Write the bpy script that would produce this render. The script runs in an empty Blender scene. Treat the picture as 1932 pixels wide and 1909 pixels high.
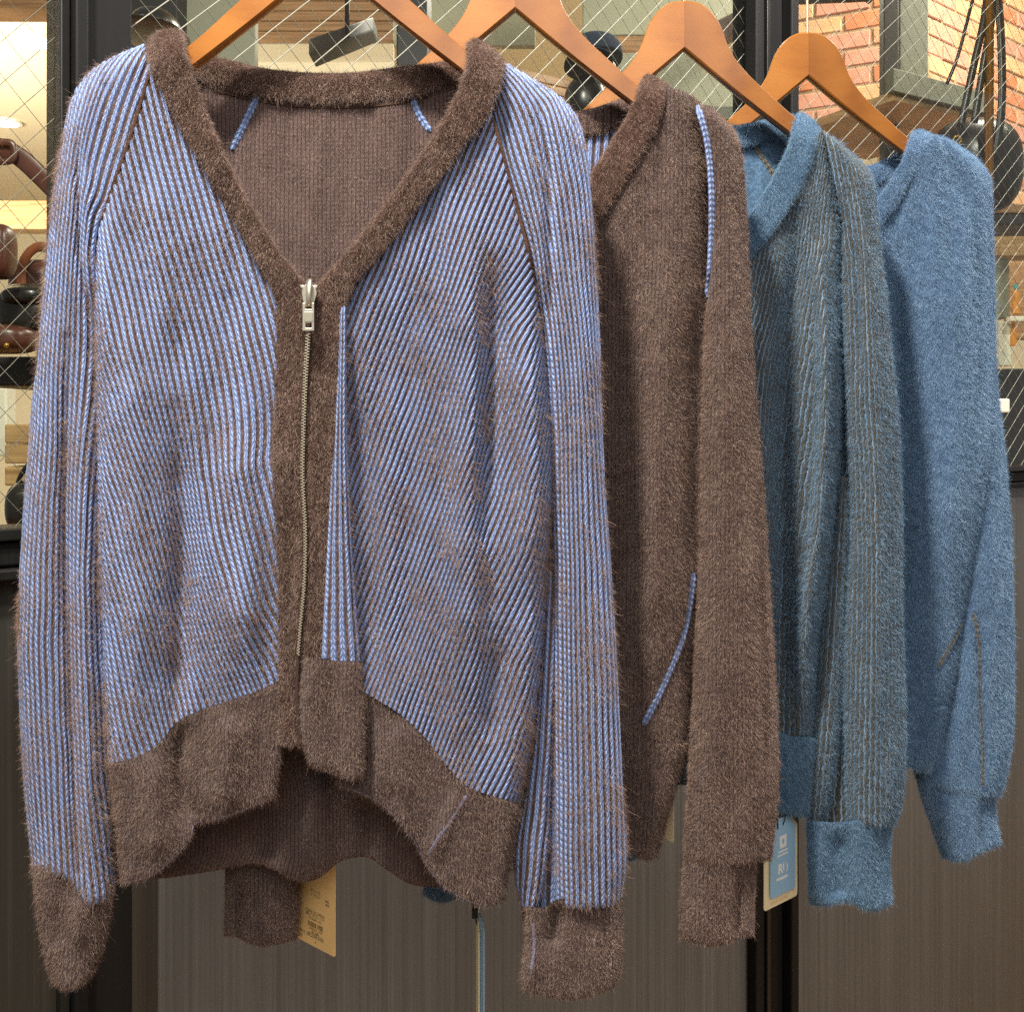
import bpy, bmesh, math, random
import numpy as np
from mathutils import Vector, Matrix

rng = np.random.default_rng(7)
random.seed(7)
S = bpy.context.scene
COL = S.collection

# ------------------------------------------------------------------ camera
# measuring frame of the photograph: 1932 wide, focal length F, horizon at y = CY
F, CX, CY, EYE = 2030.0, 966.0, 797.0, 1.35
cam = bpy.data.cameras.new('camera')
cam.sensor_width = 36.0
cam.lens = 36.0 * F / 1932.0
cam.shift_y = -(954.0 - CY) / 1932.0
cam.clip_start = 0.05
cam.clip_end = 60
cam_o = bpy.data.objects.new('camera', cam)
cam_o.location = (0, 0, EYE)
cam_o.rotation_euler = (math.radians(90), 0, 0)
COL.objects.link(cam_o)
S.camera = cam_o

# ------------------------------------------------------------------ world, lights, exposure
W = bpy.data.worlds.new('World')
S.world = W
W.use_nodes = True
W.node_tree.nodes['Background'].inputs[0].default_value = (1.0, 0.96, 0.92, 1)
W.node_tree.nodes['Background'].inputs[1].default_value = 0.30


def area_light(name, loc, target, size, power, color, shape='DISK'):
    l = bpy.data.lights.new(name, 'AREA')
    l.shape = shape
    l.size = size
    l.energy = power
    l.color = color
    o = bpy.data.objects.new(name, l)
    o.location = loc
    o.rotation_euler = (Vector(target) - Vector(loc)).to_track_quat('-Z', 'Y').to_euler()
    COL.objects.link(o)
    return o


area_light('ceiling_spot_key', (-0.50, 0.10, EYE + 1.75), (0.1, 1.1, EYE - 0.1), 0.20, 100, (1.0, 0.93, 0.84))
area_light('ceiling_spot_side', (1.55, 1.55, EYE + 1.55), (0.5, 1.2, EYE), 0.16, 62, (1.0, 0.95, 0.90))
area_light('front_fill', (0.1, -1.2, EYE + 1.5), (0.1, 1.2, EYE - 0.3), 1.6, 34, (1.0, 0.97, 0.95))  # broad fill added behind the viewer, not a fixture
area_light('shop_fill_far', (0.9, 5.6, EYE + 2.6), (0.9, 5.7, EYE), .9, 190, (1.0, 0.92, 0.80))  # added fill above the view, brightens the room behind the glass
area_light('shop_fill_near', (-2.9, 3.6, EYE + 0.7), (-2.5, 5.2, EYE + 1.4), 1.0, 150, (1.0, 0.91, 0.78))  # unseen fill left of the view, aimed up to brighten the ceiling

area_light('shop_fill_right', (2.2, 3.3, EYE + 2.3), (2.0, 4.6, EYE + .9), .9, 125, (1.0, 0.92, 0.80))  # fill added to brighten the brick side, no fixture there

S.view_settings.view_transform = 'Standard'
S.view_settings.look = 'None'
S.view_settings.exposure = 0.0
S.view_settings.gamma = 1.0
S.cycles.use_denoising = False
S.cycles.use_adaptive_sampling = True
S.cycles.adaptive_threshold = .02
S.cycles.max_bounces = 4
S.cycles.diffuse_bounces = 2
S.cycles.glossy_bounces = 2
S.cycles.transparent_max_bounces = 24
S.cycles.sample_clamp_indirect = 1.5
S.cycles.sample_clamp_direct = 6.0


# ------------------------------------------------------------------ geometry helpers
def P(x, y, D):
    x, y, D = np.broadcast_arrays(np.asarray(x, float), np.asarray(y, float), np.asarray(D, float))
    return np.stack([(x - CX) / F * D, D, EYE - (y - CY) / F * D], -1)


def curve(pts, n):
    """smooth line through pts, n points evenly spaced along it"""
    p = np.asarray(pts, float)
    if len(p) > 2:
        q = np.vstack([2 * p[0] - p[1], p, 2 * p[-1] - p[-2]])
        out = []
        for i in range(1, len(q) - 2):
            p0, p1, p2, p3 = q[i - 1], q[i], q[i + 1], q[i + 2]
            d0 = max(np.linalg.norm(p1 - p0), 1e-6) ** .5
            d1 = max(np.linalg.norm(p2 - p1), 1e-6) ** .5
            d2 = max(np.linalg.norm(p3 - p2), 1e-6) ** .5
            m1 = (p1 - p0) / d0 - (p2 - p0) / (d0 + d1) + (p2 - p1) / d1
            m2 = (p2 - p1) / d1 - (p3 - p1) / (d1 + d2) + (p3 - p2) / d2
            m1, m2 = m1 * d1, m2 * d1
            t = np.linspace(0, 1, 24, endpoint=False)[:, None]
            out.append((2 * t**3 - 3 * t**2 + 1) * p1 + (t**3 - 2 * t**2 + t) * m1 + (-2 * t**3 + 3 * t**2) * p2 + (t**3 - t**2) * m2)
        out.append(p[-1:])
        p = np.vstack(out)
    s = np.concatenate([[0], np.cumsum(np.linalg.norm(np.diff(p, axis=0), axis=1))])
    t = np.linspace(0, s[-1], n)
    return np.stack([np.interp(t, s, p[:, k]) for k in range(p.shape[1])], -1)


def plen(pts):
    p = np.asarray(pts, float)
    return np.linalg.norm(np.diff(p, axis=0), axis=1).sum()


def coons(top, right, bottom, left, nu, nv):
    T, B = curve(top, nu), curve(bottom, nu)
    L, R = curve(left, nv), curve(right, nv)
    tl, tr = (T[0] + L[0]) / 2, (T[-1] + R[0]) / 2
    bl, br = (B[0] + L[-1]) / 2, (B[-1] + R[-1]) / 2
    u = np.linspace(0, 1, nu)[None, :, None]
    v = np.linspace(0, 1, nv)[:, None, None]
    return ((1 - v) * T[None] + v * B[None] + (1 - u) * L[:, None] + u * R[:, None]
            - (1 - u) * (1 - v) * tl - u * (1 - v) * tr - (1 - u) * v * bl - u * v * br)


def poly_dist(X, Y, pts):
    """distance of every (X,Y) to a polyline and position 0..1 along it"""
    p = curve(pts, max(6, int(plen(pts) / 40)))
    best = np.full(X.shape, 1e9)
    pos = np.zeros(X.shape)
    n = len(p) - 1
    for i in range(n):
        a, b = p[i], p[i + 1]
        d = b - a
        t = np.clip(((X - a[0]) * d[0] + (Y - a[1]) * d[1]) / (d @ d + 1e-9), 0, 1)
        q = (X - a[0] - t * d[0]) ** 2 + (Y - a[1] - t * d[1]) ** 2
        m = q < best
        best = np.where(m, q, best)
        pos = np.where(m, (i + t) / n, pos)
    return np.sqrt(best), pos


def smooth_noise(X, Y, scale, seed):
    r = np.random.default_rng(seed)
    o = np.zeros(X.shape)
    for k in range(7):
        a = r.uniform(0, math.tau)
        f = r.uniform(.6, 1.7) / scale
        o += np.sin((X * math.cos(a) + Y * math.sin(a)) * f * math.tau + r.uniform(0, math.tau))
    return o / 7 ** .5


def new_obj(name, data, parent=None, loc=(0, 0, 0)):
    o = bpy.data.objects.new(name, data)
    o.location = loc
    COL.objects.link(o)
    if parent is not None:
        o.parent = parent
    return o


def tag(o, label=None, cat=None, group=None, kind=None):
    if label: o['label'] = label
    if cat: o['category'] = cat
    if group: o['group'] = group
    if kind: o['kind'] = kind
    return o


def origin(parent):
    o = np.zeros(3)
    while parent is not None:
        o = o + np.array(parent.location)
        parent = parent.parent
    return o


def thing(name, loc, label, cat, group=None):
    o = new_obj(name, None, None, tuple(float(c) for c in loc))
    o.empty_display_size = .05
    return tag(o, label, cat, group)


def grid_faces(nv, nu, off=0, flip=False):
    i = (np.arange(nv - 1)[:, None] * nu + np.arange(nu - 1)[None]).ravel() + off
    f = np.stack([i, i + nu, i + nu + 1, i + 1], -1)
    return f[:, ::-1] if flip else f


def mesh_np(name, V, Fc, mat, parent=None, uv=None, smooth=True):
    """one mesh object from numpy quads; V in world metres"""
    V = np.asarray(V, float).reshape(-1, 3) - origin(parent)
    Fc = np.asarray(Fc, np.int32)
    me = bpy.data.meshes.new(name)
    me.vertices.add(len(V))
    me.vertices.foreach_set('co', V.ravel().astype(np.float32))
    me.loops.add(Fc.size)
    me.loops.foreach_set('vertex_index', Fc.ravel())
    me.polygons.add(len(Fc))
    me.polygons.foreach_set('loop_start', np.arange(0, Fc.size, Fc.shape[1], dtype=np.int32))
    if uv is not None:
        l = me.uv_layers.new(name='UVMap')
        l.data.foreach_set('uv', np.asarray(uv, np.float32).reshape(-1, 2)[Fc.ravel()].ravel())
    me.update(calc_edges=True)
    if smooth:
        me.polygons.foreach_set('use_smooth', np.ones(len(Fc), bool))
    me.materials.append(mat)
    return new_obj(name, me, parent)


def bm_obj(name, bm, mat, parent=None, smooth=False, bevel=0, seg=2):
    if bevel:
        bmesh.ops.bevel(bm, geom=bm.edges[:] , offset=bevel, segments=seg, affect='EDGES', profile=.5)
    o0 = Vector(origin(parent))
    for v in bm.verts:
        v.co -= o0
    bmesh.ops.recalc_face_normals(bm, faces=bm.faces[:])
    me = bpy.data.meshes.new(name)
    bm.to_mesh(me)
    bm.free()
    if smooth:
        me.polygons.foreach_set('use_smooth', np.ones(len(me.polygons), bool))
    me.materials.append(mat)
    return new_obj(name, me, parent)


def add_hex(bm, c8):
    """box from 8 corners: 4 of one face, 4 of the opposite, same winding"""
    v = [bm.verts.new(Vector(tuple(map(float, c)))) for c in c8]
    for f in ((0, 1, 2, 3), (7, 6, 5, 4), (0, 4, 5, 1), (1, 5, 6, 2), (2, 6, 7, 3), (3, 7, 4, 0)):
        bm.faces.new([v[i] for i in f])


def add_box(bm, lo, hi):
    (a, b, c), (d, e, f) = lo, hi
    add_hex(bm, [(a, b, c), (d, b, c), (d, b, f), (a, b, f), (a, e, c), (d, e, c), (d, e, f), (a, e, f)])


def slab(name, x0, y0, x1, y1, D, thick, mat, parent=None, bevel=0.0, D2=None):
    """upright board whose face spans the given outline at depth D (left) .. D2 (right)"""
    D2 = D if D2 is None else D2
    a, b = P(x0, y0, D), P(x1, y0, D2)
    z0, z1 = EYE - (y1 - CY) / F * D, EYE - (y0 - CY) / F * D
    d = np.array([b[0] - a[0], b[1] - a[1], 0])
    n = np.array([-d[1], d[0], 0]) / np.linalg.norm(d) * thick
    if n[1] < 0: n = -n
    p = [np.array([a[0], a[1], z0]), np.array([b[0], b[1], z0]), np.array([b[0], b[1], z1]), np.array([a[0], a[1], z1])]
    bm = bmesh.new()
    add_hex(bm, p + [q + n for q in p])
    return bm_obj(name, bm, mat, parent, bevel=bevel)


def tube_mesh(path, radius, n=8, flat=1.0, normal=None, closed_ends=True):
    """verts, quads of a tube along path (k,3); radius scalar or (k,); flat squashes along normal"""
    p = np.asarray(path, float)
    k = len(p)
    r = np.broadcast_to(np.asarray(radius, float), (k,))
    t = np.gradient(p, axis=0)
    t /= np.linalg.norm(t, axis=1, keepdims=True) + 1e-12
    ref = np.array(normal if normal is not None else (0, -1, 0), float)
    b = np.cross(t, ref)
    b /= np.linalg.norm(b, axis=1, keepdims=True) + 1e-9
    nn = np.cross(b, t)
    a = np.linspace(0, math.tau, n, endpoint=False)
    V = p[:, None] + (b[:, None] * np.cos(a)[None, :, None] + nn[:, None] * np.sin(a)[None, :, None] * flat) * r[:, None, None]
    i = np.arange(k - 1)[:, None] * n
    j = np.arange(n)[None]
    f = np.stack([i + j, i + (j + 1) % n, i + n + (j + 1) % n, i + n + j], -1).reshape(-1, 4)
    V = V.reshape(-1, 3)
    if closed_ends:
        caps = []
        for base in (0, (k - 1) * n):
            c = len(V)
            V = np.vstack([V, V[base:base + n].mean(0, keepdims=True)])
            for j in range(0, n, 2):
                caps.append([base + j, base + (j + 1) % n, base + (j + 2) % n, c])
        f = np.vstack([f, np.array(caps)])
    return V, f


def tube(name, path, radius, mat, parent=None, n=8, flat=1.0, normal=None):
    V, f = tube_mesh(path, radius, n, flat, normal)
    return mesh_np(name, V, f, mat, parent)


# ------------------------------------------------------------------ materials
def lin(r, g, b):
    def c(v):
        v /= 255
        return v / 12.92 if v < .04045 else ((v + .055) / 1.055) ** 2.4
    return (c(r), c(g), c(b), 1)


class NT:
    def __init__(self, name):
        self.m = bpy.data.materials.new(name)
        self.m.use_nodes = True
        self.t = self.m.node_tree
        self.b = self.t.nodes['Principled BSDF']
        self.out = self.t.nodes['Material Output']

    def n(self, kind, **kw):
        x = self.t.nodes.new(kind)
        for k, v in kw.items():
            setattr(x, k, v)
        return x

    def link(self, a, b):
        self.t.links.new(a, b)

    def val(self, sock, v):
        if isinstance(v, bpy.types.NodeSocket):
            self.link(v, sock)
        else:
            sock.default_value = v

    def math(self, op, a, b=None, c=None, clamp=False):
        x = self.n('ShaderNodeMath', operation=op, use_clamp=clamp)
        self.val(x.inputs[0], a)
        if b is not None: self.val(x.inputs[1], b)
        if c is not None: self.val(x.inputs[2], c)
        return x.outputs[0]

    def mix(self, f, a, b, blend='MIX'):
        x = self.n('ShaderNodeMix', data_type='RGBA', blend_type=blend)
        self.val(x.inputs[0], f)
        self.val(x.inputs[6], a)
        self.val(x.inputs[7], b)
        return x.outputs[2]

    def noise(self, scale, detail=3, rough=.55, vec=None):
        x = self.n('ShaderNodeTexNoise')
        x.inputs['Scale'].default_value = scale
        x.inputs['Detail'].default_value = detail
        x.inputs['Roughness'].default_value = rough
        if vec is not None: self.link(vec, x.inputs['Vector'])
        return x.outputs[0]

    def obj(self, scale=(1, 1, 1), which='Object'):
        tc = self.n('ShaderNodeTexCoord')
        mp = self.n('ShaderNodeMapping')
        mp.inputs['Scale'].default_value = scale
        self.link(tc.outputs[which], mp.inputs[0])
        return mp.outputs[0]

    def ramp(self, f, stops):
        x = self.n('ShaderNodeValToRGB')
        e = x.color_ramp.elements
        while len(e) < len(stops): e.new(.5)
        for k, (p, c) in zip(e, stops):
            k.position, k.color = p, c
        self.link(f, x.inputs[0])
        return x.outputs[0]

    def bump(self, h, strength, dist):
        x = self.n('ShaderNodeBump')
        x.inputs['Strength'].default_value = strength
        x.inputs['Distance'].default_value = dist
        self.link(h, x.inputs['Height'])
        self.link(x.outputs[0], self.b.inputs['Normal'])

    def set(self, **kw):
        for k, v in kw.items():
            self.val(self.b.inputs[k.replace('_', ' ')], v)
        return self


def plain(name, col, rough=.5, var=.12, scale=14, metal=0, bump=0, stretch=(1, 1, 1), spec=.5):
    m = NT(name)
    f = m.noise(scale, 5, .6, m.obj(stretch))
    d = tuple(c * (1 - var) for c in col[:3]) + (1,)
    l = tuple(min(1, c * (1 + var)) for c in col[:3]) + (1,)
    m.set(Base_Color=m.ramp(f, [(.25, d), (.75, l)]), Roughness=rough, Metallic=metal, Specular_IOR_Level=spec)
    if bump: m.bump(f, bump, .002)
    return m.m


def rib_material(name, face, face_dark, groove, groove_at=.33, bump=1.0):
    """knit columns: UV x counts ribs, UV y counts stitches; the groove shows the second yarn"""
    m = NT(name)
    uv = m.n('ShaderNodeUVMap', uv_map='UVMap').outputs[0]
    sep = m.n('ShaderNodeSeparateXYZ')
    m.link(uv, sep.inputs[0])
    nz = m.noise(900, 2, .5, m.obj())
    big = m.noise(28, 3, .5, m.obj())
    r = m.math('ADD', sep.outputs[0], m.math('MULTIPLY', m.math('SUBTRACT', nz, .5), .16))
    fx = m.math('SUBTRACT', m.math('FRACT', r), .5)
    a = m.math('ABSOLUTE', fx)
    t = m.math('SUBTRACT', sep.outputs[1], m.math('MULTIPLY', a, 2.1))
    st = m.math('FRACT', t)
    along = m.math('SINE', m.math('MULTIPLY', st, math.pi))
    q = m.math('DIVIDE', m.math('SUBTRACT', a, .17), .17)
    across = m.math('SUBTRACT', 1.0, m.math('MULTIPLY', q, q), clamp=True)
    h = m.math('MULTIPLY', across, m.math('POWER', along, .6))
    g = m.math('MULTIPLY', m.math('SUBTRACT', a, m.math('ADD', groove_at - .05, m.math('MULTIPLY', m.math('SUBTRACT', big, .5), .22))), 14, clamp=True)
    hole = m.math('SUBTRACT', 1.0, m.math('MULTIPLY', h, 1.25), clamp=True)
    col = m.mix(m.math('MULTIPLY', hole, .6), face, face_dark)  # stitch shading put into the colour: low spots darkened
    eye = m.math('MULTIPLY', m.math('SUBTRACT', 1.0, m.math('MULTIPLY', a, 10.0), clamp=True), m.math('POWER', m.math('SINE', m.math('MULTIPLY', m.math('FRACT', sep.outputs[1]), math.pi)), 2.0))
    col = m.mix(m.math('MULTIPLY', eye, .45), col, tuple(c * .55 for c in face_dark[:3]) + (1,))  # centre hollow of each V darkened in the colour, as shade
    col = m.mix(m.math('MULTIPLY', m.math('SUBTRACT', nz, .35), .9, clamp=True), col, tuple(min(1, c * 1.35) for c in face[:3]) + (1,))
    col = m.mix(g, col, groove)
    m.set(Base_Color=col, Roughness=.85, Specular_IOR_Level=.2, Sheen_Weight=.15, Sheen_Roughness=.5)
    hh = m.math('ADD', m.math('MULTIPLY', h, m.math('SUBTRACT', 1.0, g)), m.math('MULTIPLY', nz, .25))
    m.bump(hh, bump, .0016)
    return m.m


def wool_material(name, c1, c2, speck=None, scale=260, knit=None):
    """fuzzy knit ground under the fibres"""
    m = NT(name)
    v = m.obj()
    f = m.noise(scale, 4, .65, v)
    col = m.ramp(f, [(.3, c1), (.7, c2)])
    h = f
    if speck is not None:
        uv = m.n('ShaderNodeUVMap', uv_map='UVMap').outputs[0]
        mp = m.n('ShaderNodeMapping')
        mp.inputs['Scale'].default_value = knit
        m.link(uv, mp.inputs[0])
        vo = m.n('ShaderNodeTexVoronoi')
        vo.inputs['Scale'].default_value = 1
        m.link(mp.outputs[0], vo.inputs['Vector'])
        d = m.math('SUBTRACT', .42, vo.outputs['Distance'], clamp=True)
        s = m.math('MULTIPLY', m.math('MULTIPLY', d, 3.0, clamp=True), m.math('MULTIPLY', m.math('SUBTRACT', m.noise(60, 3, .6, v), .38), 3.0, clamp=True))
        col = m.mix(m.math('MULTIPLY', s, .8), col, speck)
        h = m.math('ADD', f, m.math('MULTIPLY', d, 1.5))
    m.set(Base_Color=col, Roughness=.9, Specular_IOR_Level=.15)
    m.bump(h, .8, .0012)
    return m.m


def fibre_material(name, dark, mid, light, rough=.5, spec=.22):
    m = NT(name)
    hi = m.n('ShaderNodeHairInfo')
    patch_ = m.noise(22, 3, .55, m.obj())
    f = m.math('ADD', m.math('MULTIPLY', hi.outputs['Random'], .75), m.math('MULTIPLY', patch_, .35))
    col = m.ramp(f, [(.12, dark), (.55, mid), (.98, light)])
    m.set(Base_Color=col, Roughness=rough, Specular_IOR_Level=spec)
    return m.m


BLUE = lin(146, 169, 216)
BLUE_D = lin(56, 76, 138)
BROWN = lin(84, 60, 50)
BROWN_D = lin(52, 36, 30)
M = {}
M['rib'] = rib_material('blue_rib_knit', BLUE, BLUE_D, lin(82, 62, 54))
M['rib_in'] = rib_material('blue_rib_knit_inside', BLUE, BLUE_D, lin(88, 66, 58))
M['rib_olive'] = rib_material('olive_rib_knit', lin(80, 78, 70), lin(46, 44, 40), lin(122, 148, 172), groove_at=.41, bump=.8)
M['brown_wool'] = wool_material('brown_wool', BROWN_D, lin(92, 68, 58))
M['brown_lining'] = rib_material('brown_lining_knit', lin(104, 84, 79), lin(60, 46, 43), lin(60, 45, 42), groove_at=.40, bump=.6)
M['brown_knit'] = rib_material('brown_knit_face', lin(106, 87, 82), lin(48, 37, 34), lin(54, 41, 37), groove_at=.40, bump=.8)
M['blue_wool'] = wool_material('blue_wool', lin(54, 76, 98), lin(92, 122, 150))
M['slate_wool'] = wool_material('slate_blue_wool', lin(56, 76, 104), lin(92, 118, 150))
M['blue_cord'] = wool_material('blue_cord', lin(88, 112, 168), lin(128, 152, 200), scale=700)
M['seam_mix'] = wool_material('lavender_seam', lin(92, 80, 88), lin(150, 150, 182), scale=900)
M['brown_cord'] = wool_material('brown_cord', lin(60, 42, 34), lin(90, 66, 54), scale=700)
M['olive_cord'] = wool_material('olive_cord', lin(72, 66, 54), lin(104, 98, 84), scale=700)
M['f_brown'] = fibre_material('brown_fibre', lin(60, 46, 41), lin(106, 84, 75), lin(196, 170, 152))
M['f_brown_light'] = fibre_material('pale_brown_fibre', lin(92, 70, 60), lin(140, 112, 98), lin(196, 170, 150))
M['f_brown2'] = fibre_material('warm_brown_fibre', lin(58, 44, 39), lin(106, 83, 74), lin(200, 172, 152))
M['f_bluegrey'] = fibre_material('blue_grey_fibre', lin(48, 74, 94), lin(88, 122, 150), lin(168, 198, 220))
M['f_blue'] = fibre_material('blue_fibre', lin(58, 84, 108), lin(100, 132, 160), lin(164, 194, 214))
M['f_slate'] = fibre_material('slate_blue_fibre', lin(62, 89, 116), lin(108, 142, 174), lin(178, 206, 228))

# ------------------------------------------------------------------ cloth
class Patch:
    pass


def patch(name, parent, mat, top, right, bottom, left, D0, step=4.0, roll=(0, 0, 0, 0), rollw=(60, 60, 30, 30),
          folds=(), wrinkle=.0016, seed=1, guides=None, rib_amp=.0022, stitch=12.4, back=None, tilt=None, pitch=None):
    """knitted panel: outline of four smooth sides (top, right, bottom, left), front at depth D0.
    roll = how far (m) the left/right/top/bottom edges curve away to the back, over rollw pixels.
    folds = (line, width, height toward the viewer).  guides = rib lines [(number, line)...].
    back = thickness of the far side of a tube (sleeves, cuffs)."""
    wpx = max(plen(top), plen(bottom), np.linalg.norm(np.subtract(left[len(left)//2], right[len(right)//2])))
    nu = max(6, int(wpx / step) + 1)
    nv = max(6, int(max(plen(left), plen(right)) / step) + 1)
    XY = coons(top, right, bottom, left, nu, nv)
    X, Y = XY[..., 0], XY[..., 1]
    us = np.concatenate([np.zeros((nv, 1)), np.cumsum(np.linalg.norm(np.diff(XY, axis=1), axis=2), 1)], 1)
    vs = np.concatenate([np.zeros((1, nu)), np.cumsum(np.linalg.norm(np.diff(XY, axis=0), axis=2), 0)], 0)
    dist = (us, us[:, -1:] - us, vs, vs[-1:] - vs)
    wid = us[:, -1:] * .5 + 1e-6
    D = np.full(X.shape, float(D0))
    if tilt is not None:
        D = D + tilt(X, Y)
    for k in range(4):
        if roll[k]:
            w = np.minimum(rollw[k], wid) if k < 2 else rollw[k]
            q = np.clip((w - dist[k]) / w, 0, 1)
            amt = roll[k]
            if callable(amt):
                amt = amt(X, Y)
            D = D + amt * (1 - np.sqrt(1 - .995 * q * q))
    for line, sig, amp in folds:
        d, pos = poly_dist(X, Y, line)
        taper = np.clip(np.minimum(pos, 1 - pos) * 5, 0, 1) * .75 + .25
        D = D - amp * np.exp(-(d / sig) ** 2) * taper
    if wrinkle:
        D = D - wrinkle * (smooth_noise(X * 1.5, Y * .22, 130, seed) + .35 * smooth_noise(X * 1.4, Y * .4, 70, seed + 50))
    V = P(X, Y, D)
    # unrolled cross distance, in pixels, keeps ribs evenly knitted round folds and edges
    dm = np.linalg.norm(np.diff(V, axis=1), axis=2) * F / D0
    cs = np.concatenate([np.zeros((nv, 1)), np.cumsum(dm, 1)], 1)
    mid = nu // 2
    XU = X[:, mid:mid + 1] + (cs - cs[:, mid:mid + 1]) * np.sign(X[:, -1:] - X[:, :1] + 1e-6)
    XU = .55 * XU + .45 * X
    du, dv = np.gradient(V, axis=1), np.gradient(V, axis=0)
    N = np.cross(dv, du)
    N /= np.linalg.norm(N, axis=2, keepdims=True) + 1e-12
    N *= np.sign((N[nv // 2, mid] @ np.array([0, -1, 0]))) or 1
    R = XU / (pitch or 15.0)
    if guides is not None:
        yy = Y
        gx = []
        for num, line in guides:
            l = curve(line, 80)
            o = np.argsort(l[:, 1])
            gx.append(np.interp(yy, l[o, 1], l[o, 0]))
        nums = np.array([g[0] for g in guides], float)
        R = np.zeros(X.shape)
        for k in range(len(nums) - 1):
            a, b = gx[k], gx[k + 1]
            t = (XU - a) / (b - a)
            lo = (XU >= a) if k > 0 else np.ones(X.shape, bool)
            R = np.where(lo, nums[k] + t * (nums[k + 1] - nums[k]), R)
        R = R + .05 * smooth_noise(X, Y, 160, seed + 9)
        if rib_amp < .002:
            R = R + .10 * smooth_noise(X * 1.5, Y, 26, seed + 19) + .06 * smooth_noise(X, Y, 11, seed + 29)
        h = np.cos((R - np.floor(R) - .5) * math.tau)          # +1 on the rib, -1 in the groove
        h = np.sign(h) * np.abs(h) ** .7
        V = V + N * (rib_amp * .5 * h)[..., None]
    Sx = vs / stitch + .07 * smooth_noise(X, Y, 120, seed + 3)
    uv = np.stack([R, Sx], -1)
    Vs, Fs, UVs = [V.reshape(-1, 3)], [grid_faces(nv, nu)], [uv.reshape(-1, 2)]
    if back:
        c = 3
        vi = np.unique(np.append(np.arange(0, nv, c), nv - 1))
        ui = np.unique(np.append(np.arange(0, nu, c), nu - 1))
        Xb, Yb = X[np.ix_(vi, ui)], Y[np.ix_(vi, ui)]
        w = np.linspace(-1, 1, len(ui))[None]
        De = D[vi][:, [0, -1]]
        Db = De[:, :1] * (1 - w) / 2 + De[:, 1:] * (1 + w) / 2 + back * np.sqrt(np.clip(1 - w * w, 0, 1))
        Vb = P(Xb, Yb, Db)
        Fs.append(grid_faces(len(vi), len(ui), len(Vs[0]), True))
        Vs.append(Vb.reshape(-1, 3))
        UVs.append(uv[np.ix_(vi, ui)].reshape(-1, 2))
    q = Patch()
    q.o = mesh_np(name, np.vstack(Vs), np.vstack(Fs), mat, parent, np.vstack(UVs))
    q.V, q.N, q.X, q.Y, q.D, q.R = V, N, X, Y, D, R
    return q


def at_surface(q, pts, lift=.0):
    out = []
    for x, y in pts:
        i = np.argmin((q.X - x) ** 2 + (q.Y - y) ** 2)
        D = q.D.ravel()[i] - lift
        out.append(P(x, y, D))
    return np.array(out)


def fuzz(q, dens, length, mat, weight=None, lean=(0, 0, -1), lift=.55, spread=.55, curl=.5, radius=.00007, seed=1, clump=.4, stray=.05):
    """fibres standing off a panel.  dens per mm2, length in mm"""
    r = np.random.default_rng(seed + 1000)
    V, N = q.V, q.N
    cell = np.linalg.norm(np.cross(V[1:, :-1] - V[:-1, :-1], V[:-1, 1:] - V[:-1, :-1]), axis=2)
    n = int(cell.sum() * 1e6 * dens)
    if weight is not None:
        w = weight(q)[:-1, :-1]
        n = int((cell * w).sum() * 1e6 * dens)
        cell = cell * w
    if n < 4: return None
    p = (cell / cell.sum()).ravel()
    idx = r.choice(p.size, n, p=p)
    i, j = np.divmod(idx, cell.shape[1])
    a, b = r.random((n, 1)), r.random((n, 1))
    lerp = lambda A: (A[i, j] * (1 - a) + A[i, j + 1] * a) * (1 - b) + (A[i + 1, j] * (1 - a) + A[i + 1, j + 1] * a) * b
    root, nor = lerp(V), lerp(N)
    nor /= np.linalg.norm(nor, axis=1, keepdims=True)
    fx = smooth_noise(root[:, 0], root[:, 2], .022, seed) + .7 * smooth_noise(root[:, 0], root[:, 2], .008, seed + 5)
    fz = smooth_noise(root[:, 0], root[:, 2], .024, seed + 1) + .7 * smooth_noise(root[:, 0], root[:, 2], .009, seed + 6)
    flow = np.stack([fx, np.zeros(n), fz], -1) * clump
    rnd = r.normal(size=(n, 3))
    d = nor * lift + np.array(lean) * .45 + flow * .5 + rnd * spread * .5
    d -= nor * np.minimum(0, (d * nor).sum(1, keepdims=True)) * 1.3
    d /= np.linalg.norm(d, axis=1, keepdims=True)
    L = (length * 1e-3) * np.clip(r.lognormal(-.08, .38, (n, 1)), .25, 2.6)
    bend = (r.normal(size=(n, 3)) * curl + np.array([0, 0, -.45])) * .5
    pts = np.stack([root - nor * .0004, root + d * L * .34 + bend * L * .08, root + d * L * .68 + bend * L * .34, root + d * L + bend * L * .75], 1)
    if stray:
        ks = r.random((n, 1)) < stray
        pts = np.where(ks[..., None], root[:, None] + (pts - root[:, None]) * r.uniform(1.6, 2.6, (n, 1, 1)), pts)
    hc = bpy.data.hair_curves.new('fuzz')
    hc.add_curves([4] * n)
    hc.attributes['position'].data.foreach_set('vector', (pts - origin(q.o)).astype(np.float32).ravel())
    rad = hc.attributes.get('radius') or hc.attributes.new('radius', 'FLOAT', 'POINT')
    prof = np.array([1.0, .95, .75, .25])[None] * radius * r.uniform(.7, 1.25, (n, 1))
    rad.data.foreach_set('value', prof.astype(np.float32).ravel())
    hc.materials.append(mat)
    o = new_obj('fuzz', hc, q.o)
    tag(o, kind='stuff')
    return o


def clear_of(lines, w=7.0, base=None):
    def f(q):
        o = base(q) if base else np.ones(q.X.shape)
        for l in lines:
            o = o * np.where(poly_dist(q.X, q.Y, l)[0] < w, .08, 1)
        return o
    return f


def patchy(seed, base=.1):
    g = groove_weight(base)
    return lambda q: g(q) * np.clip(.75 + .65 * smooth_noise(q.X, q.Y * .5, 110, seed) + .35 * smooth_noise(q.X, q.Y, 36, seed + 2), .15, 2.2)


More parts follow.
